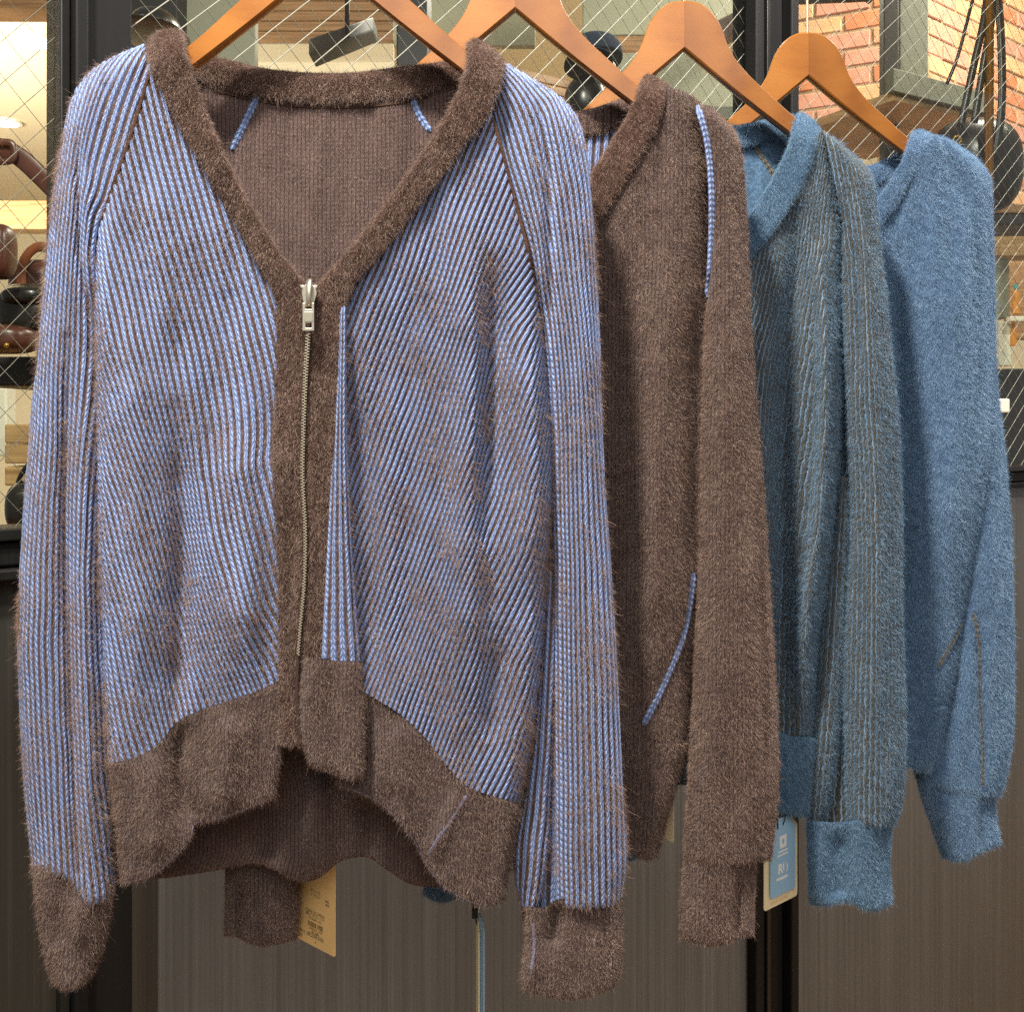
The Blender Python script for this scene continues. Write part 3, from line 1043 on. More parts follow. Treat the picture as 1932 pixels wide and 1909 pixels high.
def hanger(cx, top, D, label, yaw=0, hook_turn=0):
    k = 1.2 / F
    base = P(cx, top, D)
    root = thing('clothes_hanger', base, label, 'hanger', 'wooden hangers in the row')
    u = curve(HU, 40)
    l = curve(HL, 40)
    for s in (-1, 1):
        bm = bmesh.new()
        th = .0075
        rows = []
        for i in range(40):
            a, b = u[i], l[i]
            cen = (a + b) / 2
            # rounded section: 10 points round the edge
            half = np.linalg.norm(b - a) / 2
            dirv = (b - a) / (2 * half + 1e-9)
            row = []
            r = .0030 / k
            if r > half * .8: r = half * .8
            for q, (e, dep) in enumerate([(-1, -.35), (-1, .35), (-(half - r * .35) / half, .78), (-(half - r) / half, 1), ((half - r) / half, 1), ((half - r * .35) / half, .78),
                                          (1, .35), (1, -.35), ((half - r * .35) / half, -.78), ((half - r) / half, -1), (-(half - r) / half, -1), (-(half - r * .35) / half, -.78)]):
                p = cen + dirv * half * e
                row.append(bm.verts.new((base[0] + s * (p[0] * k + (.0001 if i == 0 else 0)), base[1] + dep * th, base[2] - p[1] * k)))
            rows.append(row)
        m = len(rows[0])
        for i in range(39):
            for q in range(m):
                bm.faces.new([rows[i][q], rows[i][(q + 1) % m], rows[i + 1][(q + 1) % m], rows[i + 1][q]])
        bm.faces.new(rows[0])
        bm.faces.new(rows[-1][::-1])
        ao = bm_obj('arm', bm, M['hanger_wood'], root, smooth=True)
        ao.data.materials[0] = M['hanger_wood' if s < 0 else 'hanger_wood_shaded']
        ao.data.set_sharp_from_angle(angle=math.radians(26))
    hk = []
    for t in np.linspace(0, 1, 10):
        hk.append((0, 0, -.006 + t * .038))
    for a in np.linspace(0, 4.0, 26):
        hk.append((.023 * (1 - math.cos(a)) , 0, .032 + .036 + .023 * math.sin(a) - .036 * (1 - min(1, a / .2))))
    hk = np.array(hk)
    ca, sa = math.cos(hook_turn), math.sin(hook_turn)
    hk = np.stack([hk[:, 0] * ca, hk[:, 0] * sa, hk[:, 2]], -1) + base
    tube('hook', hk, .0017, M['hook_metal'], root, 10)
    root.rotation_euler = (0, 0, yaw)
    return root


hanger(615, -178, 1.022, 'wooden hanger holding the blue ribbed cardigan, frontmost of the four', hook_turn=1.2)
hanger(972, -78, 1.125, 'wooden hanger holding the plain brown cardigan, second from the front', hook_turn=1.2)
hanger(1290, 4, 1.225, 'wooden hanger holding the olive and blue striped cardigan, third from the front', hook_turn=1.0)
hanger(1523, 63, 1.335, 'wooden hanger with its pale hook showing, holding the plain blue cardigan', hook_turn=.5)

# ------------------------------------------------------------------ blue ribbed cardigan with brown trim (front of the row)
c1 = thing('cardigan', P(610, 1700, 1.03), 'blue ribbed zip cardigan with brown fuzzy trim, front of the row, nearest the viewer', 'cardigan', 'knit cardigans hanging in a row')

NECK_L_OUT = [(276, 96), (286, 135), (310, 180), (345, 250), (395, 335), (450, 430), (500, 520), (521, 565)]
NECK_R_OUT = [(948, 128), (932, 190), (908, 230), (870, 280), (800, 372), (725, 468), (668, 535), (650, 580)]
HEM_L = [(203, 1440), (265, 1424), (300, 1400), (335, 1360), (385, 1336), (440, 1318), (490, 1300), (528, 1282)]
HEM_R = [(655, 1285), (700, 1312), (754, 1346), (807, 1396), (857, 1460), (884, 1484), (910, 1494), (981, 1515)]

# back panel, its brown inside seen in the neckline and under the front hem
bk = patch('back_panel', c1, M['brown_lining'],
           [(330, 132), (420, 156), (520, 172), (640, 178), (760, 168), (850, 144), (905, 130)],
           [(905, 130), (1010, 560), (1030, 860), (1005, 1300), (985, 1500), (945, 1690)],
           [(232, 1664), (300, 1656), (400, 1641), (483, 1628), (520, 1640), (560, 1660), (600, 1655), (640, 1624), (694, 1615), (727, 1636), (777, 1666), (830, 1672), (890, 1692), (945, 1690)],
           [(330, 132), (205, 480), (195, 900), (200, 1300), (210, 1500), (232, 1664)],
           1.062, step=5, wrinkle=.0015, seed=3, stitch=8, pitch=8,
           folds=[([(600, 1450), (600, 1560), (598, 1660)], 26, .018), ([(520, 1500), (505, 1640)], 24, -.012), ([(690, 1500), (700, 1630)], 26, -.012), ([(780, 1560), (790, 1670)], 22, .008)],
           roll=(-.03, -.03, 0, .004), rollw=(120, 120, 30, 10))
fuzz(bk, .9, 1.9, M['f_brown'], seed=11, lift=.35, clump=.15, weight=lambda q: np.where((q.Y > 1380) | ((q.Y < 560) & (q.X > 360) & (q.X < 890)), 1, .08))
bn = patch('neckband', c1, M['brown_wool'],
           [(352, 92), (430, 113), (520, 132), (640, 138), (740, 128), (820, 118), (884, 108)],
           [(884, 108), (886, 130), (880, 152)],
           [(362, 146), (430, 168), (520, 187), (640, 194), (760, 184), (840, 164), (880, 152)],
           [(352, 92), (352, 120), (362, 146)],
           1.056, step=4, wrinkle=.001, seed=4, roll=(-.02, -.02, .01, .004), rollw=(50, 50, 14, 10))
fuzz(bn, 2.4, 3.2, M['f_brown'], seed=12, spread=.7, lift=.6)
for line in ([(488, 178), (470, 215), (437, 283)], [(776, 182), (790, 215), (812, 248)]):
    tp = chain('seam_tape', bk, line, 13, M['blue_chain'], c1, .001)
    fuzz(tp, .5, 1.8, M['f_slate'], seed=91)
cord('neck_seam', bk, [(400, 170), (520, 196), (640, 203), (760, 193), (830, 172)], 2, M['brown_cord'], c1, .001)

# sleeves
sl_out = [(272, 84), (220, 105), (168, 138), (136, 185), (124, 235), (110, 310), (95, 410), (80, 550), (65, 720), (50, 900), (38, 1080), (34, 1200), (38, 1330), (48, 1500), (62, 1645)]
sl_in = [(286, 122), (252, 232), (215, 335), (190, 425), (186, 520), (188, 640), (192, 800), (196, 1000), (204, 1300), (210, 1500), (216, 1686)]
s1 = patch('sleeve', c1, M['rib'], [(272, 84), (279, 103), (286, 122)], sl_in,
           [(62, 1645), (100, 1650), (135, 1662), (165, 1706), (190, 1700), (216, 1686)], sl_out, .998, step=2.2,
           roll=(.036, lambda X, Y: np.clip((Y - 380) / 260, 0, 1) * .034, .012, .004), rollw=(62, 48, 30, 14),
           folds=[([(126, 640), (122, 900), (128, 1200), (138, 1450), (148, 1640)], 12, -.013), ([(160, 700), (158, 1000), (166, 1400), (172, 1680)], 15, .008),
                  ([(146, 250), (148, 400), (150, 490), (172, 610)], 8, -.009), ([(166, 330), (164, 480), (176, 580)], 9, .005), ([(90, 500), (70, 900), (70, 1300)], 30, .004)],
           wrinkle=.0015, seed=21, back=.03,
           guides=[(0.00, [(60, 80), (60, 200), (48, 400), (30, 700), (8, 1000), (5, 1300), (30, 1700)]),
                   (6.16, [(166, 80), (148, 200), (126, 300), (112, 420), (96, 700), (82, 1000), (82, 1300), (104, 1700)]),
                   (9.35, [(225, 80), (190, 180), (160, 300), (148, 420), (134, 640), (124, 1000), (130, 1400), (146, 1700)]),
                   (12.76, [(290, 80), (250, 200), (212, 330), (186, 440), (186, 640), (168, 1000), (178, 1400), (196, 1700)]),
                   (15.95, [(345, 80), (305, 200), (265, 330), (240, 440), (250, 640), (212, 1000), (222, 1400), (240, 1700)])])
fuzz(s1, 1.0, 3.4, M['f_brown_light'], weight=patchy(3), seed=22, lift=.8, radius=.00008)
sr_out = [(949, 116), (1000, 146), (1055, 182), (1088, 220), (1103, 270), (1113, 350), (1124, 500), (1131, 650), (1140, 900), (1154, 1100), (1166, 1300), (1176, 1500), (1182, 1620), (1170, 1706)]
sr_in = [(928, 212), (958, 330), (996, 490), (1024, 650), (1036, 860), (1042, 1000), (1044, 1200), (1046, 1400), (1048, 1560), (1050, 1706)]
s2 = patch('sleeve', c1, M['rib'], [(928, 212), (936, 160), (949, 116)], sr_out,
           [(1050, 1706), (1085, 1712), (1130, 1712), (1170, 1706)], sr_in, .998, step=2.2,
           roll=(lambda X, Y: np.clip((Y - 380) / 260, 0, 1) * .036, .036, .012, .004), rollw=(42, 62, 30, 14),
           folds=[([(1020, 200), (1034, 300), (1036, 450), (1040, 640)], 11, -.010), ([(985, 240), (1012, 420), (1030, 560)], 13, .005), ([(1085, 420), (1092, 800), (1100, 1200), (1112, 1600)], 30, .005)],
           wrinkle=.0015, seed=31, back=.03,
           guides=[(0.00, [(870, 110), (905, 200), (940, 340), (980, 500), (1010, 700), (1022, 1000), (1030, 1700)]),
                   (2.20, [(905, 110), (936, 200), (970, 340), (1008, 500), (1042, 700), (1054, 1000), (1062, 1700)]),
                   (6.60, [(960, 110), (1010, 200), (1036, 330), (1062, 500), (1088, 700), (1098, 1000), (1114, 1700)]),
                   (9.90, [(1010, 110), (1058, 200), (1086, 330), (1104, 500), (1124, 700), (1142, 1000), (1160, 1700)]),
                   (13.20, [(1060, 110), (1106, 200), (1136, 330), (1148, 500), (1160, 700), (1186, 1000), (1208, 1700)])])
fuzz(s2, 1.0, 3.4, M['f_brown_light'], weight=patchy(6), seed=32, lift=.8, radius=.00008)
s2b = patch('sleeve_fold', s2.o, M['rib'], [(1030, 1080), (1040, 1075), (1054, 1080)],
            [(1054, 1080), (1050, 1250), (1044, 1400), (1038, 1520), (1036, 1610), (1022, 1690), (1008, 1722)],
            [(986, 1716), (997, 1724), (1008, 1722)],
            [(1030, 1080), (1022, 1250), (1006, 1400), (986, 1530), (968, 1600), (972, 1660), (986, 1716)], 1.018, step=2.2,
            roll=(.02, .02, 0, .004), rollw=(26, 26, 10, 14), wrinkle=.001, seed=33, back=.02,
            guides=[(0, [(985, 1080), (960, 1500), (950, 1720)]), (5, [(1060, 1080), (1042, 1450), (1012, 1720)])])
fuzz(s2b, .4, 4, M['f_brown_light'], weight=groove_weight(.1), seed=34, lift=.8, radius=.00008)

s2c = patch('sleeve_fold', s2.o, M['rib'], [(1028, 1120), (1050, 1118), (1074, 1120)], [(1074, 1120), (1078, 1400), (1084, 1712)], [(994, 1712), (1040, 1716), (1084, 1712)],
            [(1028, 1120), (1010, 1400), (988, 1600), (994, 1712)], 1.034, step=2.8, wrinkle=.001, seed=36,
            guides=[(0, [(1000, 1080), (980, 1720)]), (6, [(1090, 1080), (1090, 1720)])])

# cuffs
k1 = patch('cuff', s1.o, M['brown_knit'], [(62, 1630), (120, 1634), (165, 1656), (216, 1668)],
           [(216, 1668), (207, 1740), (192, 1795), (174, 1838)], [(98, 1850), (122, 1866), (150, 1860), (174, 1838)],
           [(62, 1630), (70, 1720), (84, 1795), (98, 1850)], 1.003, step=4, roll=(.028, .028, 0, .006), rollw=(40, 40, 10, 10),
           folds=[([(150, 1690), (150, 1780)], 16, .006), ([(110, 1700), (112, 1790)], 16, -.005)], wrinkle=.0022, seed=41, back=.025, stitch=8, pitch=8)
fuzz(k1, 1.4, 2.2, M['f_brown'], seed=42)
k2 = patch('cuff', s2.o, M['brown_knit'], [(984, 1708), (1026, 1710), (1050, 1696), (1100, 1692), (1172, 1688)],
           [(1172, 1688), (1175, 1770), (1172, 1830), (1160, 1856)], [(984, 1862), (1030, 1878), (1085, 1884), (1135, 1870), (1160, 1856)],
           [(984, 1708), (992, 1770), (982, 1830), (984, 1862)], 1.004, step=4, roll=(.03, .03, 0, .008), rollw=(46, 70, 10, 14),
           folds=[([(1048, 1700), (1046, 1740), (1042, 1785)], 17, -.016), ([(1000, 1720), (1004, 1850)], 12, .006)], wrinkle=.002, seed=43, back=.025, stitch=8, pitch=8)
fuzz(k2, 1.4, 2.2, M['f_brown'], seed=44)
cord('cuff_seam', k2, [(1005, 1730), (1008, 1780), (1000, 1850)], 3.6, M['seam_mix'], k2.o, -.0004)

# fronts
f1 = patch('front_panel', c1, M['rib'], [(284, 112), (291, 124), (297, 142)],
           [(297, 142), (330, 205), (390, 310), (450, 415), (505, 515), (530, 575), (532, 750), (530, 900), (534, 1100), (532, 1284)],
           HEM_L, [(284, 112), (252, 228), (214, 340), (186, 425), (176, 500), (176, 640), (178, 800), (182, 1000), (190, 1200), (203, 1440)],
           .986, step=2.2, roll=(lambda X, Y: np.clip((Y - 330) / 150, 0, 1) * .04, .004, .006, 0), rollw=(34, 20, 20, 10),
           folds=[([(330, 780), (345, 1000), (340, 1200), (330, 1380)], 26, -0.0191), ([(250, 600), (262, 900), (270, 1300)], 40, 0.0146),
                  ([(440, 800), (465, 1000), (450, 1250)], 36, 0.0176), ([(395, 480), (420, 700), (400, 900)], 34, -0.0088), ([(240, 330), (300, 480), (330, 640)], 30, 0.0059)],
           wrinkle=.0016, seed=51,
           guides=[(-10.51, [(-222, 100), (-162, 400), (-100, 650), (-29, 870), (24, 1040), (98, 1300), (150, 1460)]),
                   (0.00, [(-88, 100), (-22, 400), (35, 650), (116, 870), (170, 1040), (248, 1300), (300, 1460)]),
                   (10.51, [(52, 100), (120, 400), (180, 650), (253, 870), (306, 1040), (390, 1300), (442, 1460)]),
                   (21.25, [(188, 100), (262, 400), (330, 650), (375, 870), (414, 1040), (504, 1300), (562, 1460)]),
                   (31.12, [(322, 100), (402, 400), (480, 650), (525, 870), (568, 1040), (654, 1300), (708, 1460)]),
                   (40.97, [(462, 100), (548, 400), (630, 650), (675, 870), (720, 1040), (806, 1300), (860, 1460)])])
fuzz(f1, 1.0, 3.2, M['f_brown_light'], weight=patchy(5), seed=52, lift=.8, radius=.00008)
f2 = patch('front_panel', c1, M['rib'], [(916, 224), (921, 220), (927, 214)],
           [(927, 214), (960, 330), (1000, 490), (1029, 650), (1046, 860), (1038, 1050), (1022, 1250), (1004, 1400), (981, 1515)],
           HEM_R, [(916, 224), (862, 292), (795, 380), (720, 476), (660, 550), (640, 600), (636, 800), (640, 1000), (650, 1200), (655, 1285)],
           .988, step=2.2, roll=(.006, lambda X, Y: np.clip((Y - 480) / 200, 0, 1) * .045, .004, 0), rollw=(30, 40, 20, 10),
           folds=[([(870, 430), (885, 700), (880, 1000), (890, 1350)], 34, 0.0200), ([(925, 500), (925, 760), (915, 1000)], 22, -0.0167), ([(740, 560), (760, 900), (780, 1300)], 44, -0.0101),
                  ([(985, 620), (1000, 860), (985, 1100)], 26, 0.0134), ([(660, 700), (690, 1000), (700, 1300)], 24, -0.0167), ([(940, 1200), (920, 1400)], 22, -0.0101)],
           wrinkle=.0016, seed=61,
           guides=[(-21.44, [(568, 200), (487, 400), (386, 650), (280, 900), (141, 1200), (-12, 1530)]), (-10.71, [(714, 200), (627, 400), (520, 650), (420, 900), (287, 1200), (128, 1530)]), (0.00, [(844, 200), (767, 400), (670, 650), (560, 900), (417, 1200), (268, 1530)]), (10.71, [(988, 200), (907, 400), (806, 650), (700, 900), (561, 1200), (408, 1530)]), (21.44, [(1136, 200), (1047, 400), (938, 650), (840, 900), (709, 1200), (548, 1530)]), (32.14, [(1262, 200), (1187, 400), (1092, 650), (980, 900), (835, 1200), (688, 1530)]), (42.85, [(1408, 200), (1327, 400), (1226, 650), (1120, 900), (981, 1200), (828, 1530)])])
fuzz(f2, 1.0, 3.2, M['f_brown_light'], weight=patchy(8), seed=62, lift=.8, radius=.00008)
f3 = patch('front_fold', f2.o, M['rib'], [(643, 582), (648, 578), (653, 580)],
           [(653, 580), (653, 700), (656, 850), (665, 1050), (680, 1246)], [(604, 1240), (640, 1246), (680, 1246)],
           [(643, 582), (639, 700), (626, 900), (614, 1100), (604, 1240)], .974, step=2.2,
           roll=(.006, .016, .004, 0), rollw=(14, 20, 20, 10), wrinkle=.0008, seed=63,
           guides=[(0.00, [(632, 560), (618, 900), (600, 1250)]), (4.84, [(656, 560), (664, 900), (690, 1250)])])
fuzz(f3, .4, 4.0, M['f_brown_light'], weight=groove_weight(.1), seed=64, lift=.8, radius=.00008)
# raglan seams
cord('raglan_seam', f1, [(284, 128), (252, 238), (215, 345), (188, 428)], 3.4, M['brown_cord'], c1, .001)
cord('raglan_seam', f2, [(930, 222), (961, 335), (1000, 490), (1028, 648)], 3.4, M['brown_cord'], c1, .001)

# hem
h1 = patch('hem_band', f1.o, M['brown_knit'], HEM_L, [(528, 1282), (532, 1400), (518, 1504)],
           [(230, 1668), (285, 1652), (335, 1612), (360, 1580), (366, 1556), (400, 1549), (440, 1536), (518, 1504)],
           [(203, 1440), (217, 1540), (230, 1668)], .985, step=4, roll=(.03, .01, 0, .007), rollw=(30, 14, 10, 12),
           folds=[([(350, 1350), (338, 1430), (345, 1500), (372, 1560)], 20, -.018), ([(290, 1420), (285, 1520), (300, 1620)], 34, .012), ([(440, 1340), (430, 1440), (420, 1530)], 32, .012)],
           wrinkle=.002, seed=71, stitch=8, pitch=8)
fuzz(h1, 1.5, 2.3, M['f_brown'], seed=72)
h2 = patch('hem_band', f2.o, M['brown_knit'], HEM_R, [(981, 1515), (974, 1573), (960, 1646), (952, 1694)],
           [(632, 1480), (680, 1497), (724, 1521), (761, 1560), (787, 1595), (800, 1622), (824, 1657), (850, 1681), (891, 1704), (930, 1708), (952, 1694)],
           [(655, 1285), (645, 1380), (632, 1480)], .989, step=4, roll=(.0, .03, 0, .007), rollw=(14, 30, 10, 12),
           folds=[([(870, 1490), (830, 1580), (808, 1620)], 18, .006), ([(760, 1360), (740, 1500)], 40, .006), ([(690, 1320), (680, 1480)], 22, -.008)], wrinkle=.002, seed=73, stitch=8, pitch=8)
fuzz(h2, 1.4, 2.2, M['f_brown'], seed=74)
cord('hem_seam', h2, [(884, 1490), (860, 1530), (828, 1580), (806, 1618)], 4.5, M['seam_mix'], h2.o, -.0006)
h3 = patch('hem_band', f3.o, M['brown_knit'], [(572, 1238), (604, 1242), (645, 1246), (683, 1247)], [(683, 1247), (687, 1350), (687, 1464)],
           [(584, 1440), (610, 1452), (640, 1462), (666, 1471), (687, 1464)], [(572, 1238), (565, 1300), (566, 1390), (584, 1440)], .970, step=4,
           roll=(.012, .012, .0, .007), rollw=(20, 14, 8, 12), wrinkle=.0015, seed=75, stitch=8, pitch=8)
fuzz(h3, 1.4, 2.3, M['f_brown'], seed=76)

EDGE_L = [(236, 1664), (285, 1649), (335, 1609), (358, 1578), (366, 1553), (400, 1546), (440, 1533), (514, 1502)]
EDGE_R = [(640, 1482), (680, 1494), (724, 1518), (761, 1557), (787, 1592), (800, 1619), (824, 1654), (850, 1678), (891, 1701), (930, 1705)]
cord('hem_edge', h1, EDGE_L, 2.6, M['seam_mix'], h1.o, -.001, 120)
cord('hem_edge', h2, EDGE_R, 2.6, M['seam_mix'], h2.o, -.001, 120)
cord('hem_edge', bk, [(300, 1655), (400, 1640), (483, 1627), (520, 1639), (560, 1659), (600, 1654), (640, 1623), (694, 1614), (727, 1635), (777, 1665), (830, 1671)], 2.4, M['brown_cord'], c1, .0, 140)

# neckline band running into the zip placket
ZIP = [(584, 560), (582, 625), (577, 700), (572, 830), (571, 900), (576, 1000), (574, 1100), (565, 1200), (560, 1300), (566, 1405)]
b1 = patch('placket', c1, M['brown_wool'], [(274, 88), (292, 62), (318, 54), (338, 58), (346, 66)],
           [(346, 66), (352, 110), (372, 170), (420, 290), (475, 395), (535, 490), (580, 545), (581, 625), (576, 700), (571, 830), (570, 900), (575, 1000), (573, 1100), (564, 1200), (559, 1300), (565, 1405)],
           [(528, 1402), (545, 1406), (565, 1405)],
           NECK_L_OUT[:-1] + [(518, 560), (523, 650), (519, 800), (517, 900), (524, 1050), (528, 1200), (526, 1300), (528, 1402)], .979, step=4,
           roll=(.006, lambda X, Y: np.where(Y < 540, .012, .003), .05, .0), rollw=(14, 14, 55, 10), wrinkle=.0012, seed=81,
           folds=[([(545, 900), (548, 1100), (540, 1350)], 16, -.008)])
fuzz(b1, 2.5, 2.9, M['f_brown'], seed=82, spread=.65)
b2 = patch('placket', c1, M['brown_wool'], [(884, 82), (897, 74), (915, 82), (935, 98), (950, 116)],
           [(950, 116), (940, 170), (918, 218), (872, 278), (802, 370), (727, 466), (670, 533), (650, 585), (643, 700), (630, 900), (617, 1100), (606, 1245)],
           [(566, 1256), (585, 1252), (606, 1245)],
           [(884, 82), (880, 130), (845, 212), (790, 300), (715, 402), (650, 482), (598, 540), (586, 565), (584, 625), (579, 700), (574, 830), (573, 900), (578, 1000), (576, 1100), (569, 1200), (566, 1256)],
           .978, step=4, roll=(lambda X, Y: np.where(Y < 540, .012, .003), .005, .05, 0), rollw=(14, 14, 55, 10), wrinkle=.0012, seed=83)
fuzz(b2, 2.5, 2.9, M['f_brown'], seed=84, spread=.65)

# zip
M['zip_metal'] = plain('pale_nickel', lin(214, 208, 186), .32, .06, 300, metal=.85)
M['zip_tooth'] = plain('brass_tooth', lin(214, 204, 176), .35, .1, 500, metal=.6)
M['zip_tape'] = plain('brown_zip_tape', lin(58, 42, 34), .9, .2, 800)
zp = curve(ZIP, 400)
zl = np.concatenate([[0], np.cumsum(np.linalg.norm(np.diff(zp, axis=0), axis=1))])
zD = .9735
tape = tube('zip_tape', P(zp[:, 0], zp[:, 1], zD + .001), .0016, M['zip_tape'], c1, 8, .35)
bm = bmesh.new()
k = 0
s_ = 70.0
while s_ < zl[-1] - 170:
    x = np.interp(s_, zl, zp[:, 0])
    y = np.interp(s_, zl, zp[:, 1])
    side = -1 if k % 2 else 1
    w = float(np.interp(y, [620, 900, 1250], [5.0, 3.8, 2.8]))
    g = 1.6
    c = P(x + side * w * .42, y, zD - .0012)
    hw, hh = w / F / 2 * zD, g / F / 2 * zD * 1.25
    add_box(bm, (c[0] - hw, c[1] - .0007, c[2] - hh), (c[0] + hw, c[1] + .0012, c[2] + hh))
    s_ += 2.75
    k += 1
teeth = tag(bm_obj('zip_tooth', bm, M['zip_tooth'], c1), kind='stuff')


def plate(name, pts, holes, D, th, mat, parent, bevel=.0004):
    """flat metal plate with rectangular windows, traced at depth D"""
    xs = sorted({p[0] for p in pts} | {h[k] for h in holes for k in (0, 2)})
    ys = sorted({p[1] for p in pts} | {h[k] for h in holes for k in (1, 3)})
    x0, x1, y0, y1 = pts[0][0], pts[1][0], pts[0][1], pts[1][1]
    bm = bmesh.new()
    def keep(cx, cy):
        return x0 < cx < x1 and y0 < cy < y1 and not any(h[0] < cx < h[2] and h[1] < cy < h[3] for h in holes)
    vv = {}
    def vert(i, j):
        if (i, j) not in vv:
            vv[i, j] = bm.verts.new(Vector(tuple(P(xs[i], ys[j], D))))
        return vv[i, j]
    for i in range(len(xs) - 1):
        for j in range(len(ys) - 1):
            if keep((xs[i] + xs[i + 1]) / 2, (ys[j] + ys[j + 1]) / 2):
                bm.faces.new([vert(i, j), vert(i + 1, j), vert(i + 1, j + 1), vert(i, j + 1)])
    r = bmesh.ops.extrude_face_region(bm, geom=bm.faces[:])
    for v in r['geom']:
        if isinstance(v, bmesh.types.BMVert):
            v.co.y += th
    bmesh.ops.recalc_face_normals(bm, faces=bm.faces[:])
    sharp = [e for e in bm.edges if e.calc_face_angle(0) > .5]
    bmesh.ops.bevel(bm, geom=sharp, offset=bevel, segments=2, affect='EDGES', profile=.5)
    return bm_obj(name, bm, mat, parent)


zs = new_obj('zip_slider', None, c1)
zo = P(582, 560, .968)
# slider body: pear-shaped plate, crown loop and two top stops
bm = bmesh.new()
prof = [(571, 541), (569, 552), (572, 566), (576, 580), (590, 580), (594, 566), (598, 552), (595, 541), (588, 536), (577, 536)]
fr = [bm.verts.new(Vector(tuple(P(x, y, .9655)))) for x, y in prof]
bk_ = [bm.verts.new(Vector(tuple(P(x, y, .972)))) for x, y in prof]
bm.faces.new(fr)
bm.faces.new(bk_[::-1])
for i in range(len(prof)):
    bm.faces.new([fr[i], fr[(i + 1) % len(prof)], bk_[(i + 1) % len(prof)], bk_[i]])
bm_obj('slider_body', bm, M['zip_metal'], zs, bevel=.0007)
tube('bridge', np.array([P(583, 532, .968), P(583, 529, .963), P(583, 540, .9605), P(582, 556, .9595), P(582, 572, .961), P(582, 579, .9635)]), [.0022, .0028, .0026, .0024, .0022, .0018], M['zip_metal'], zs, 10, .55)
plate('pull_tab', [(570.5, 571), (592.5, 624)], [(576, 566, 588, 583), (576.5, 609, 587.5, 618)], .9600, .0016, M['zip_metal'], zs)
plate('tab_inset', [(574, 588), (590, 606)], [], .9594, .0005, M['zip_metal'], zs, .0002)
for x in (571, 595):
    bm = bmesh.new()
    c = P(x, 541, .967)
    add_box(bm, c - np.array([.0019, .001, .0014]), c + np.array([.0019, .002, .0014]))
    bm_obj('top_stop', bm, M['zip_metal'], zs, bevel=.0006)

